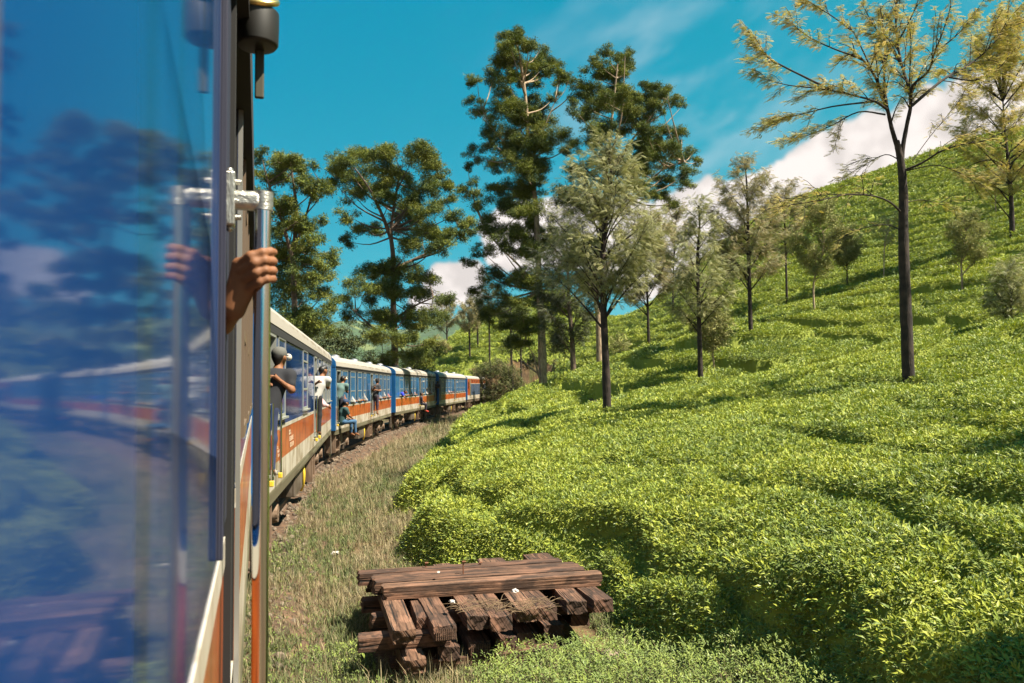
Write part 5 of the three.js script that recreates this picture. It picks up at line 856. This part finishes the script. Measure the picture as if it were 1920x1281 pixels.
// the hand on the handle, with its forearm: finger by finger along the lines of sight
{
  const q = (px, py, toward) => onRay(px, py, HU - toward);
  const fin = [];
  const fingers = [
    [[450, 494, 0.012], [470, 481, 0.029], [492, 474, 0.030], [507, 472, 0.017], [513, 473, -0.006], 0.0090, 0.0074],
    [[453, 508, 0.016], [477, 494, 0.032], [496, 489, 0.031], [511, 490, 0.016], [513, 491, -0.008], 0.0092, 0.0076],
    [[457, 524, 0.014], [480, 512, 0.031], [497, 507, 0.030], [512, 508, 0.016], [513, 510, -0.008], 0.0088, 0.0072],
    [[464, 541, 0.010], [486, 529, 0.028], [499, 524, 0.028], [511, 523, 0.015], [513, 524, -0.006], 0.0078, 0.0064]];
  for (const fg of fingers) { const p = fg.slice(0, 5).map((a) => q(...a)), r0 = fg[5], r1 = fg[6]; for (let i = 0; i < 4; i++) fin.push(bone(p[i], p[i + 1], lerp(r0, r1, i / 4) * (i === 1 ? 1.14 : 1), lerp(r0, r1, (i + 1) / 4) * (i === 0 ? 1.16 : 1))); }
  // thumb closing from behind the pole
  fin.push(bone(q(446, 545, -0.012), q(468, 530, -0.026), 0.014, 0.012), bone(q(468, 530, -0.026), q(490, 515, -0.026), 0.0115, 0.010), bone(q(490, 515, -0.026), q(504, 505, -0.02), 0.010, 0.0085));
  // palm and back of the hand
  const palm = [bone(q(436, 575, -0.012), q(449, 497, 0.004), 0.021, 0.014), bone(q(437, 575, -0.010), q(453, 511, 0.006), 0.022, 0.0145), bone(q(438, 577, -0.010), q(458, 527, 0.004), 0.022, 0.0145), bone(q(439, 579, -0.012), q(465, 544, 0.000), 0.021, 0.013), bone(q(449, 497, 0.004), q(465, 543, 0.000), 0.0135, 0.0125)];
  const el = V(OS + 2.04, onRay(400, 650, 1.98).y, -0.17), arm = [bone(q(434, 581, -0.014), q(414, 604, -0.10), 0.0220, 0.026), bone(q(414, 604, -0.10), el, 0.027, 0.040)];
  const nails = [[513, 473], [515, 490], [514, 509], [513.5, 524]].map(([x, y]) => { const p = q(x, y, 0.004), s = new THREE.SphereGeometry(0.0042, 10, 8); s.scale(0.9, 0.85, 0.55); s.translate(p.x, p.y, p.z + 0.0035); return s; });
  const g = sdfGeo([...palm, ...fin, ...arm], 0.0024, 0.0042), body = merge([g, ...nails]);
  const fx = OS + 2.25, foot = V(fx, FLOOR, -0.34), wr = q(434, 583, -0.014);
  body.translate(-foot.x, -foot.y, -foot.z); body.rotateY(0);
  const rel = (p) => { const v = p.clone().sub(foot); return [v.x, v.y, v.z]; };
  person({ on: ours, at: foot.toArray(), label: 'brown forearm and hand reaching from the nearest door to grip the grab handle', shirt: cloth(0.05, 0.05, 0.06), trousers: cloth(0.04, 0.05, 0.08), sleeve: 0.4, cell: 0.03, hands: false, extra: [body],
    joints: { shR: [-0.06, 1.36, 0.10], elR: rel(el), wrR: rel(q(414, 604, -0.10)), shL: [0.02, 1.40, -0.24], elL: [0.1, 1.13, -0.28], wrL: [0.1, 0.9, -0.26], head: [0.06, 1.62, -0.08], neck: [0, 1.47, -0.06], chest: [0, 1.28, -0.05], } });
}
// people in the doors and windows of the other carriages
const up = (o) => person({ part: 'upper', cell: 0.03, ...o });
person({ on: near, at: [0.072 * L1, 1.36, -0.07], label: 'person in grey cap and black shirt leaning out of the first door past the handle', cap: cloth(0.09, 0.09, 0.08), shirt: cloth(0.013, 0.014, 0.018), trousers: cloth(0.02, 0.03, 0.075), sleeve: 0.6, cell: 0.02, legs: 0.95, shoes: cloth(0.35, 0.3, 0.25), look: -0.5,
  joints: { pelvis: [0.02, 0.93, 0.06], chest: [0.10, 1.24, 0.13], neck: [0.16, 1.42, 0.16], head: [0.20, 1.58, 0.18], shL: [0.13, 1.37, -0.01], shR: [0.12, 1.36, 0.32], elL: [0.02, 1.14, -0.10], wrL: [-0.10, 1.22, 0.02], elR: [0.02, 1.16, 0.36], wrR: [-0.06, 1.30, 0.20] } });
person({ on: near, at: [0.575 * L1, FLOOR, -0.02], label: 'dark-haired person with a white top and black trousers leaning out of the middle door', shirt: cloth(0.36, 0.35, 0.33), trousers: cloth(0.012, 0.012, 0.014), cell: 0.026, look: -0.9, joints: { chest: [0.10, 1.25, 0.10], neck: [0.16, 1.43, 0.15], head: [0.22, 1.58, 0.19], shL: [0.14, 1.38, -0.02], shR: [0.13, 1.37, 0.30], elR: [0.26, 1.18, 0.30], wrR: [0.38, 1.36, 0.22], elL: [0.0, 1.2, -0.1], wrL: [-0.12, 1.3, 0.06] } });
up({ on: near, at: [0.665 * L1, FLOOR - 0.42, -0.18], label: 'passenger in a pink sleeve resting an arm out of a window of the second carriage', shirt: cloth(0.62, 0.40, 0.42), sleeve: 1.8, turn: -0.9, joints: { wrR: [0.38, 1.10, 0.15], elR: [0.15, 1.16, 0.25], wrL: [0.30, 1.14, -0.15], elL: [0.1, 1.1, -0.25] } });
const L3 = lenOf(CARS[2]), L4 = lenOf(CARS[3]), L5 = lenOf(CARS[4]);
person({ on: c3, at: [0.06 * L3, FLOOR, -0.06], label: 'person in white and teal top looking out of the rear door of the third carriage', shirt: cloth(0.09, 0.15, 0.14), trousers: cloth(0.02, 0.02, 0.03), look: -0.6, joints: { chest: [0.06, 1.26, 0.08], neck: [0.12, 1.44, 0.12], head: [0.17, 1.60, 0.16], shL: [0.1, 1.38, -0.05], shR: [0.09, 1.38, 0.28], elR: [0.2, 1.14, 0.30], wrR: [0.34, 1.22, 0.18] } });
person({ on: c3, at: [0.05 * L3, 0.68, 0.14], label: 'person in blue jeans sitting on a carriage step with bare feet hanging', shirt: cloth(0.02, 0.06, 0.06), trousers: cloth(0.035, 0.095, 0.18), cap: cloth(0.02, 0.04, 0.09), legs: 0.9, turn: -0.9, look: -0.2,
  joints: { pelvis: [-0.05, 0.72, 0], hipL: [0, 0.72, -0.09], hipR: [0, 0.72, 0.09], knL: [0.42, 0.70, -0.13], knR: [0.42, 0.72, 0.13], anL: [0.40, 0.27, -0.12], anR: [0.46, 0.28, 0.12], toL: [0.55, 0.20, -0.12], toR: [0.61, 0.21, 0.12], chest: [0.0, 1.05, 0], neck: [0.06, 1.23, 0], head: [0.13, 1.38, 0], shL: [0.03, 1.17, -0.18], shR: [0.03, 1.17, 0.18], elL: [0.16, 0.93, -0.22], elR: [0.16, 0.93, 0.22], wrL: [0.34, 0.82, -0.12], wrR: [0.34, 0.82, 0.12] } });
person({ on: c3, at: [0.565 * L3, 1.30, 0.10], label: 'person in dark clothes and cap standing in the third carriage middle door', shirt: cloth(0.035, 0.035, 0.04), trousers: cloth(0.045, 0.025, 0.04), cap: cloth(0.012, 0.012, 0.016), legs: 0.55, look: -0.3, joints: { chest: [0.03, 1.27, 0.06], neck: [0.06, 1.46, 0.08], head: [0.10, 1.62, 0.10], elL: [-0.1, 1.2, -0.1], wrL: [-0.22, 1.32, -0.02], elR: [-0.06, 1.18, 0.26], wrR: [-0.2, 1.22, 0.08] } });
up({ on: c4, at: [0.12 * L4, FLOOR - 0.36, 0.02], label: 'passenger in bright blue bending far out of the first window of the fourth carriage', shirt: cloth(0.02, 0.04, 0.45), turn: -1.4, sleeve: 0.5, look: 0, joints: { pelvis: [-0.32, 0.98, 0], chest: [-0.06, 1.16, 0], neck: [0.10, 1.26, 0], head: [0.24, 1.30, 0], shL: [0.04, 1.22, -0.18], shR: [0.04, 1.22, 0.18], elL: [0.16, 1.02, -0.30], wrL: [0.24, 0.98, -0.05], elR: [0.16, 1.02, 0.30], wrR: [0.24, 0.96, 0.08] } });
person({ on: c4, at: [0.54 * L4, 0.62, 0.12], label: 'person in dark clothes and red shoes sitting in the middle doorway of the fourth carriage', shirt: cloth(0.03, 0.03, 0.05), trousers: cloth(0.02, 0.02, 0.035), shoes: cloth(0.5, 0.05, 0.03), legs: 0.85, turn: -1.3,
  joints: { pelvis: [-0.1, 0.80, 0], hipL: [-0.05, 0.80, -0.09], hipR: [-0.05, 0.80, 0.09], knL: [0.30, 0.72, -0.12], knR: [0.30, 0.74, 0.12], anL: [0.24, 0.30, -0.12], anR: [0.28, 0.30, 0.12], toL: [0.40, 0.22, -0.12], toR: [0.44, 0.22, 0.12], chest: [-0.08, 1.12, 0], neck: [-0.05, 1.31, 0], head: [0.0, 1.46, 0], shL: [-0.07, 1.25, -0.18], shR: [-0.07, 1.25, 0.18], elL: [0.05, 1.02, -0.22], elR: [0.05, 1.02, 0.22], wrL: [0.2, 0.88, -0.12], wrR: [0.2, 0.88, 0.12] } });
person({ on: c4, at: [0.972 * L4, FLOOR, 0.02], label: 'dark-haired person leaning out of the last door of the fourth carriage', shirt: cloth(0.05, 0.03, 0.03), trousers: cloth(0.02, 0.02, 0.02), look: -0.3, joints: { chest: [0.08, 1.26, 0.10], neck: [0.14, 1.44, 0.16], head: [0.2, 1.60, 0.2], shR: [0.1, 1.38, 0.3], elR: [0.02, 1.16, 0.3], wrR: [-0.1, 1.25, 0.14] } });
const WP = [[c3, L3, 0.125, [0.45, 0.20, 0.12], 'passenger in a rust-red top with arms on the first window of the third carriage'], [c3, L3, 0.23, [0.60, 0.58, 0.55], 'passenger in white at the second window of the third carriage'], [c3, L3, 0.33, [0.42, 0.30, 0.16], 'passenger in tan at the third window of the third carriage'], [c3, L3, 0.41, [0.50, 0.48, 0.46], 'passenger showing only an arm at the narrow window of the third carriage'],
  [c3, L3, 0.64, [0.58, 0.56, 0.54], 'passenger in white just past the middle door of the third carriage'], [c3, L3, 0.73, [0.30, 0.30, 0.33], 'passenger in grey near the front end of the third carriage'], [c3, L3, 0.82, [0.62, 0.60, 0.60], 'passenger in a white sleeve two windows from the front of the third carriage'], [c3, L3, 0.92, [0.55, 0.20, 0.20], 'passenger in red at the frontmost window of the third carriage'],
  [c4, L4, 0.225, [0.60, 0.50, 0.42], 'passenger in cream behind the one in blue in the fourth carriage'], [c4, L4, 0.33, [0.06, 0.05, 0.05], 'dark figure at the third window of the fourth carriage'], [c4, L4, 0.415, [0.65, 0.30, 0.30], 'passenger in pinkish red at the narrow window of the fourth carriage'], [c4, L4, 0.73, [0.62, 0.60, 0.58], 'passenger in white past the middle door of the fourth carriage'], [c4, L4, 0.82, [0.60, 0.45, 0.42], 'passenger with an arm laid out of a window near the front of the fourth carriage'],
  [c5, L5, 0.33, [0.60, 0.42, 0.40], 'passenger in pale pink leaning on a window of the fifth carriage'], [c5, L5, 0.42, [0.62, 0.58, 0.55], 'passenger in white with an arm out of the fifth carriage']];
WP.forEach(([car, L, q, col, label], i) => up({ on: car, at: [q * L - 0.05, FLOOR - 0.42, -0.22], label, shirt: cloth(...col.map((c) => c * 0.5)), turn: -0.7 - 0.25 * (i % 3), sleeve: i % 2 ? 1.4 : 0.6, cell: 0.034, dark: i % 3 === 1, look: 0.6 * ((i % 4) - 1.5) * 0.4, joints: { wrR: [0.36, 1.16, 0.02], elR: [0.16, 1.14, 0.26], wrL: [0.34, 1.17, -0.05], elL: [0.16, 1.14, -0.27], head: [0.08, 1.60, 0] } }));

// ------------------------------------------------------------------ the heap of old sleepers
const woodTex = dataTex(512, 256, (u, v) => {
  const g = tfbm(u, v, 5, 26, 5, 71), f = tfbm(u, v, 14, 90, 3, 72), b = tfbm(u, v, 7, 5, 5, 73), c = sstep(0.60, 0.72, tfbm(u, v, 2, 26, 4, 74));
  const kk = tnoise(u, v, 200, 128, 75), blot = sstep(0.50, 0.68, tfbm(u, v, 9, 8, 4, 76)); const a = clamp(0.10 + 0.95 * (g - 0.25) + 0.55 * (f - 0.4) + 0.22 * (kk - 0.5), 0, 1), pale = sstep(0.44, 0.60, b) * 0.8;
  let r = lerp(0.26, 0.60, a), gg = lerp(0.19, 0.49, a), bb = lerp(0.145, 0.41, a); r = lerp(r, r * 0.6 + 0.28, pale); gg = lerp(gg, gg * 0.6 + 0.22, pale); bb = lerp(bb, bb * 0.6 + 0.19, pale);
  const k = (1 - 0.62 * c) * (1 - 0.35 * blot); return [r * k, gg * k, bb * k];
}, true);
const woodBump = dataTex(512, 256, (u, v) => { const g = tfbm(u, v, 3, 40, 4, 71), c = sstep(0.58, 0.72, tfbm(u, v, 2, 26, 4, 74)), n = clamp(0.6 * g - 0.5 * c + 0.35, 0, 1); return [n, n, n]; });
const woodMats = [[0.92, 0.80, 0.70], [0.70, 0.58, 0.50], [1.08, 0.98, 0.90], [0.56, 0.46, 0.40]].map((c) => std({ map: woodTex, color: rgb(...c), roughness: 0.95, bumpMap: woodBump, bumpScale: 0.02 }));
function sleeperGeo(seed, L = 2.7, H = 0.142, W = 0.235) {
  const R = rng(seed), g = new THREE.BoxGeometry(L, H, W, 46, 5, 6), p = g.attributes.position, nn = g.attributes.normal, uv = g.attributes.uv, so = R() * 20;
  for (let i = 0; i < p.count; i++) {
    let x = p.getX(i), y = p.getY(i), z = p.getZ(i); const e = Math.abs(x) / (L / 2), ed = Math.max(0, Math.abs(y) / (H / 2) + Math.abs(z) / (W / 2) - 1.55);
    uv.setXY(i, (x + so) * 0.42, Math.abs(nn.getX(i)) > 0.5 ? (z * 0.9 + y * 0.6 + so) : ((Math.abs(nn.getY(i)) > 0.5 ? z : y + 0.4) * 1.35 + so));
    const n1 = fbm(x * 2.2 + so, z * 9 + y * 5, 3, seed) - 0.5, n2 = fbm(x * 9 + so, (z + y) * 24, 2, seed + 3) - 0.5, chew = sstep(0.93, 1, e) * (fbm(z * 18 + so, y * 18, 3, seed + 7) - 0.30) * 0.12;
    const rot = Math.abs(nn.getX(i)) < 0.5 || true ? 1 : 0, sh = 1 - ed * (0.015 + 0.20 * Math.max(0, n1 + 0.06));
    p.setXYZ(i, x - Math.sign(x) * Math.max(0, chew), y * sh + (n1 * 0.009 + n2 * 0.007) * rot, z * sh + n1 * 0.008 + n2 * 0.006);
  }
  // faces of a box do not share corners: move the seams alike by the same place-only rule, then smooth within faces
  g.computeVertexNormals(); return g;
}
const SG = [1, 2, 3, 4].map((s) => sleeperGeo(500 + s)), E = [0.975, 0.226], GRP = 'old wooden railway sleepers in the heap';
function sleeper(x, d, top, along, label, v, len = 1, tilt = 0, yaw = 0) {     // along: 'e' lengthways to the right, 'n' running away from the camera; x, d: left end or near end
  const dx = along === 'e' ? E[0] : -E[1], dd = along === 'e' ? E[1] : E[0], a = Math.atan2(dd, dx) + yaw, L = 2.7 * len, cx = x + Math.cos(a) * L / 2, cd = d + Math.sin(a) * L / 2;
  const s = mesh('railway_sleeper', SG[v % 4], woodMats[(v * 7 + 1) % 4 === 3 ? 1 : (v * 5) % 4], null); s.position.set(cx, top - 0.071, -cd); s.rotation.set(0, a, tilt, 'YXZ'); s.scale.x = len;
  return tag(s, label, 'railway sleeper', GRP);
}
const PB = (a, b) => [-1.53 + E[0] * a + E[1] * b, 9.33 + E[1] * a - E[0] * b], HH = 0.145, Y1 = 0.37;
const at2 = (px, y, d) => [(px - 960) / FPX * d, d];
const labels2 = ['perpendicular sleeper at the left of the second layer, broad top in the sun', 'narrow sleeper in shade between the two left ones of the second layer', 'second-layer sleeper whose end shows a row of pale saw ridges, left of the gap', 'split-ended second-layer sleeper just right of the dark gap', 'second-layer sleeper with a plain brown end near the middle', 'second-layer sleeper right of the middle, grass lying on top', 'short dark second-layer sleeper before the right-hand hollow', 'grey-topped second-layer sleeper sticking out right of the hollow', 'rightmost second-layer sleeper, half under the tea leaves'];
[[0, -0.13, 0.0, 'front sleeper of the top layer, its long face towards the camera', 0], [-0.10, -0.385, 0.004, 'second sleeper from the front in the top layer', 1], [-0.11, -0.64, -0.006, 'third sleeper from the front in the top layer, pale weathered strip', 2], [-0.26, -0.885, 0.0, 'rearmost sleeper of the top layer, touching the tea bushes', 3]].forEach(([a, b, dy, l, v]) => sleeper(...PB(a, b), Y1 + dy, 'e', l, v, 1, 0, (v - 1.5) * 0.006));
const second = [[757, 8.22, 0.02, 0], [800, 8.72, -0.01, 3], [833, 8.32, 0.03, 1], [893, 8.66, 0.01, 2], [937, 8.62, 0, 1], [984, 8.92, -0.02, 0], [1021, 8.98, 0.02, 3], [1076, 9.2, -0.05, 2], [1126, 9.28, 0.02, 3]].map(([px, d, yaw, v], i) => sleeper(...at2(px, 0, d), Y1 - HH - (i === 1 ? 0.02 : 0), 'n', labels2[i], v, i === 1 ? 0.92 : 1, 0, yaw));
sleeper(-1.66, 8.52, Y1 - 2 * HH, 'e', 'third-layer sleeper poking out at the far left under the crossing ones', 2, 0.36, 0, 0.02);
sleeper(...PB(-0.22, -0.72), Y1 - 2 * HH, 'e', 'third-layer sleeper at the back, its dark left end showing under the top layer', 3);
sleeper(...PB(-0.15, -0.02), Y1 - 2 * HH - 0.004, 'e', 'third-layer sleeper in the shade under the front of the top layer', 1);
sleeper(...PB(-0.18, -1.05), Y1 - HH, 'e', 'rear second-layer sleeper laid lengthways behind the crossing ones', 2).scale.set(0.97, 1, 0.55);
const labels4 = ['lower sleeper end at the bottom left with a stepped broken top', 'lower sleeper end behind the dry stalks, second from the left', 'lower sleeper end with pale saw ridges in the bottom row', 'worn lower sleeper end right of the ridged one', 'small lower sleeper end half behind the weeds', 'lower sleeper end deep under the hollow at the right', 'rightmost lower sleeper end, rotten and rounded'];
const fourth = [[776, 8.2, 0.03, 0], [839, 8.56, 0.0, 2], [896, 8.72, -0.01, 1], [946, 8.85, 0.02, 3], [985, 9.02, 0, 1], [1033, 9.3, 0.02, 2], [1082, 9.75, 0, 3]].map(([px, d, yaw, v], i) => sleeper(...at2(px, 0, d), Y1 - 3 * HH, 'n', labels4[i], v, i > 4 ? 0.85 : 0.97, 0, yaw));
sleeper(-1.35, 8.62, Y1 - 4 * HH + 0.01, 'e', 'bottom sleeper in the dark under the left front of the heap', 3, 0.7);
sleeper(...PB(-0.1, -0.75), Y1 - 4 * HH - 0.01, 'e', 'bottom sleeper at the back of the heap, dark in the shade', 3);
for (const s of [second[2], fourth[2]]) for (let k = 0; k < 11; k++) mesh('ridge', box(0.014, 0.118, 0.012, -1.352 * 1, 0, -0.1 + k * 0.02, 0.003), woodMats[2], s);
// spikes standing in the top layer, litter and twigs lying on the heap
{
  const rust = std({ color: rgb(0.17, 0.07, 0.035), roughness: 0.9 });
  [[1.02, -0.42, 0.17, 'rusty spike standing up in the middle of the top layer'], [0.62, -0.93, 0.07, 'short rusty spike at the back edge of the top layer'], [1.32, -0.9, 0.04, 'rusty spike head at the back right of the top layer']].forEach(([a, b, h, l]) => {
    const [x, d] = PB(a, b), t = thing('rail_spike', l, 'spike', [x, Y1 - 0.02, -d]); mesh('shank', box(0.018, h, 0.018, 0, h / 2, 0, 0.003), rust, t); mesh('head', box(0.045, 0.016, 0.035, 0.008, h + 0.006, 0, 0.005), rust, t);
  });
  const R = rng(77), twig = std({ color: rgb(0.17, 0.115, 0.065), roughness: 1 }), tw = thing('twigs', 'dry twigs and grass stalks strewn over the second layer', 'twigs'); tw.userData.kind = 'stuff'; const g = [];
  for (let k = 0; k < 150; k++) { const px = 850 + R() * 180, d = 8.75 + R() * 0.5, [x] = at2(px, 0, d), a = R() * 6.28, l = 0.05 + R() * 0.22, y = Y1 - HH + 0.012 + R() * 0.03; g.push(limb([V(x, y, -d), V(x + Math.cos(a) * l / 2, y + 0.01 + 0.02 * R(), -d + Math.sin(a) * l / 2), V(x + Math.cos(a) * l, y + 0.01 * R(), -d + Math.sin(a) * l)], 0.0035, 0.0015, 4, 2)); }
  mesh('twig', merge(g), twig, tw).userData.kind = 'stuff';
  const paper = std({ color: rgb(0.42, 0.39, 0.36), roughness: 0.9, side: THREE.DoubleSide });
  [[966, 1108, 9.0, 0.035, 'white torn litter on the sleepers under the top layer'], [848, 1128, 8.75, 0.03, 'small white scraps of litter on the ridged sleeper'], [822, 1073, 9.7, 0.018, 'white flake of litter on the third top sleeper'], [628, 1021, 0, 0.055, 'crumpled white paper lying in the grass beside the train']].forEach(([px, py, d, s, l], i) => {
    let p; if (d) p = P(px, py, d); else { p = P(px, py, 14.6); p.y = ground(p.x, -p.z) + 0.06; p.x = P(px, py, 14.6).x; }
    const gg = new THREE.IcosahedronGeometry(s, 2), q = gg.attributes.position, RR = rng(80 + i); for (let k = 0; k < q.count; k++) { const a = hash2(Math.round(q.getX(k) * 900), Math.round((q.getY(k) + q.getZ(k) * 3) * 900), i), f = 0.6 + 0.7 * a; q.setXYZ(k, q.getX(k) * f * 1.6, q.getY(k) * f * 0.5, q.getZ(k) * f); } gg.computeVertexNormals();
    const m = mesh('litter', gg, paper, null); m.position.copy(p); m.rotation.y = RR() * 6; tag(m, l, 'litter');
  });
  const st = new THREE.IcosahedronGeometry(0.11, 3), q = st.attributes.position; for (let k = 0; k < q.count; k++) { const f = 0.8 + 0.5 * fbm(q.getX(k) * 9 + 3, q.getY(k) * 9 + q.getZ(k) * 7, 3, 6); q.setXYZ(k, q.getX(k) * f * 1.5, q.getY(k) * f * 0.7, q.getZ(k) * f); } st.computeVertexNormals();
  const sp = P(1150, 1213, 9.0), m = mesh('rock', st, std({ color: rgb(0.26, 0.20, 0.145), roughness: 1, bumpMap: soilBump, bumpScale: 0.02 }), null); m.position.set(sp.x, ground(sp.x, -sp.z) + 0.05, sp.z); tag(m, 'pale brown rock in the weeds right of the sleeper heap', 'rock');
}

// ------------------------------------------------------------------ grass and weeds of the verge
function tuft(seed, n, h, w, spread, lean) {
  const R = rng(seed), pos = [];
  for (let i = 0; i < n; i++) {
    const a = R() * 6.283, r = spread * Math.sqrt(R()), x = Math.cos(a * 3) * r, z = Math.sin(a * 3) * r, hh = h * lerp(0.5, 1.2, R()), ln = lean * hh * (0.3 + R()), dx = Math.cos(a), dz = Math.sin(a), ww = w * lerp(0.7, 1.3, R());
    const b = [x - dz * ww, 0, z + dx * ww], c = [x + dz * ww, 0, z - dx * ww], m1 = [x + dx * ln * 0.35 - dz * ww * 0.8, hh * 0.6, z + dz * ln * 0.35 + dx * ww * 0.8], m2 = [x + dx * ln * 0.35 + dz * ww * 0.8, hh * 0.6, z + dz * ln * 0.35 - dx * ww * 0.8], t = [x + dx * ln, hh * 0.95, z + dz * ln];
    pos.push(...b, ...c, ...m1, ...c, ...m2, ...m1, ...m1, ...m2, ...t);
  }
  const g = new THREE.BufferGeometry(); g.setAttribute('position', new THREE.Float32BufferAttribute(pos, 3)); g.computeVertexNormals(); return g;
}
{
  const R = rng(611), grassMat = phys({ color: 0xffffff, roughness: 0.95, transmission: 0.25, thickness: 0, side: THREE.DoubleSide }), tufts = [tuft(1, 9, 0.17, 0.004, 0.07, 0.7), tuft(2, 8, 0.26, 0.0035, 0.06, 0.5), tuft(3, 12, 0.10, 0.005, 0.09, 0.9)], it = [[], [], []], weeds = [[], []];
  const dry = [rgb(0.270, 0.215, 0.110), rgb(0.235, 0.190, 0.090), rgb(0.325, 0.27, 0.155), rgb(0.18, 0.145, 0.066)], grn = [rgb(0.10, 0.125, 0.034), rgb(0.075, 0.10, 0.025), rgb(0.13, 0.145, 0.042)], wd = [rgb(0.17, 0.23, 0.035), rgb(0.21, 0.265, 0.04), rgb(0.13, 0.19, 0.03)];
  for (let r = 5; r < 75; r += Math.max(0.075, r * 0.0075)) { const step = Math.max(0.075, r * 0.0075); for (let q = -6; q < 5.5; q += step) {
    const d = r + (R() - 0.5) * step, x = q + (R() - 0.5) * step; if (Math.abs(x) > 0.95 * d + 1) continue;
    const t = sideOf(LINE, x, d); if (t < -0.25 || t > 9) continue;
    const c = teaCover(x, d); if (c > 0.5) continue;
    const [pa, pb] = [x + 1.53, d - 9.33], a = pa * E[0] + pb * E[1], b = pa * E[1] - pb * E[0]; if (a > -0.15 && a < 2.65 && b > -1.3 && b < 0.62) continue;
    const g = Math.max(ground(x, d), t < 0.75 ? ballastY(t, d) : -9), p = V(x, g - 0.01, -d), patch = fbm(x * 0.55 + 3, d * 0.4, 3, 63), bare = sstep(0.50, 0.62, fbm(x * 0.8, d * 0.8 + 4, 3, 66));
    const nearRail = sstep(1.2, 0.1, t), greenish = clamp(sstep(0.47, 0.66, patch) + 0.7 * sstep(1.6, 3.0, t) * sstep(16, 12, d), 0, 1);
    if (R() < 0.22 * bare + 0.25 * sstep(0.35, 0.0, t)) continue;
    const n = 1 + Math.floor(R() * 2.6), sc = Math.max(1, r / 15) ** 0.75;
    for (let k = 0; k < n; k++) { const isG = R() < lerp(0.25, 0.85, greenish), tone = isG ? grn[Math.floor(R() * 3)] : dry[Math.floor(R() * 4)]; const kind = isG ? (R() < 0.5 ? 2 : 0) : (R() < 0.4 ? 1 : R() < 0.6 ? 0 : 2); it[kind].push({ p: p.clone().add(V((R() - 0.5) * step, 0, (R() - 0.5) * step)), turn: R() * 6.28, s: sc * lerp(0.6, 1.3, R()) * (nearRail > 0.5 ? 0.85 : 1), sy: lerp(0.7, 1.25, R()), c: tone.clone().multiplyScalar(lerp(0.75, 1.2, R())) }); }
    const front = d < 10 && x > -1.3 ? sstep(0.55, 0.8, b) * sstep(-0.65, -0.15, x) : 0, leftw = Math.max(0, 1 - Math.hypot((x + 1.75) / 0.55, (d - 8.7) / 1.1)), edge = c > 0 || (t > 2.2 && d > 12) ? 0.35 : 0;
    for (let rep = 0; rep < (front > 0.5 ? 3 : 1); rep++) if (R() < 0.10 + 1.2 * front + 0.8 * leftw + edge + 0.25 * greenish) weeds[Math.floor(R() * 2)].push({ p: p.clone().add(V(0, 0.03 + R() * (0.05 + 0.26 * front + 0.22 * leftw), 0)), n: V((R() - 0.5) * 0.6, 1, (R() - 0.5) * 0.6).normalize(), turn: R() * 6.28, s: sc * lerp(0.55, 1.0, R()), c: wd[Math.floor(R() * 3)].clone().multiplyScalar(lerp(0.8, 1.2, R())) });
  } }
  const stones = [], sg = new THREE.IcosahedronGeometry(0.045, 1), sp = sg.attributes.position; for (let k = 0; k < sp.count; k++) { const f = 0.7 + 0.6 * hash2(Math.round(sp.getX(k) * 500), Math.round((sp.getY(k) * 3 + sp.getZ(k)) * 500), 5); sp.setXYZ(k, sp.getX(k) * f, sp.getY(k) * f, sp.getZ(k) * f); } sg.computeVertexNormals();
  for (const { p, r } of alongLine(0, 0.09, 5, 62)) for (let k = 0; k < 2; k++) { const t = -0.7 + R() * 1.15 * Math.sqrt(R() + 0.1), q = p.clone().addScaledVector(r, t), d = -q.z; q.y = Math.max(ballastY(t, d), ground(q.x, d)) + 0.005; q.x += (R() - 0.5) * 0.1; const c = 0.06 + 0.09 * R(); stones.push({ p: q, n: V(R() - 0.5, 0.6, R() - 0.5).normalize(), turn: R() * 6, s: lerp(0.5, 1.3, R()), c: rgb(c * 1.15, c * 0.88, c * 0.62) }); }
  const bs = thing('ballast_stones', 'brown ballast stones scattered along the foot of the train', 'ballast'); bs.userData.kind = 'stuff'; instanced('stone', sg, std({ roughness: 0.95 }), stones, bs).userData.kind = 'stuff';
  const o = thing('verge_grass', 'dry and green grass covering the verge between train and tea', 'grass'); o.userData.kind = 'stuff';
  it.forEach((a, k) => instanced('grass', tufts[k], grassMat, a, o).userData.kind = 'stuff');
  const w = thing('weeds', 'small leafy weeds around the sleeper heap and along the verge', 'weeds'); w.userData.kind = 'stuff';
  weeds.forEach((a, k) => instanced('weed', [teaSpray(51, 10, 0.07, 0.055, 1.0), teaSpray(52, 9, 0.09, 0.045, 1.2)][k], teaLeafMat, a, w).userData.kind = 'stuff');
  console.log('grass', it.map((a) => a.length).join(' '), 'weeds', weeds.map((a) => a.length).join(' '));
}

// pale air over the valley
scene.fog = new THREE.FogExp2(new THREE.Color(0.62, 0.74, 0.90), 0.00003);
renderer.render(scene, camera);
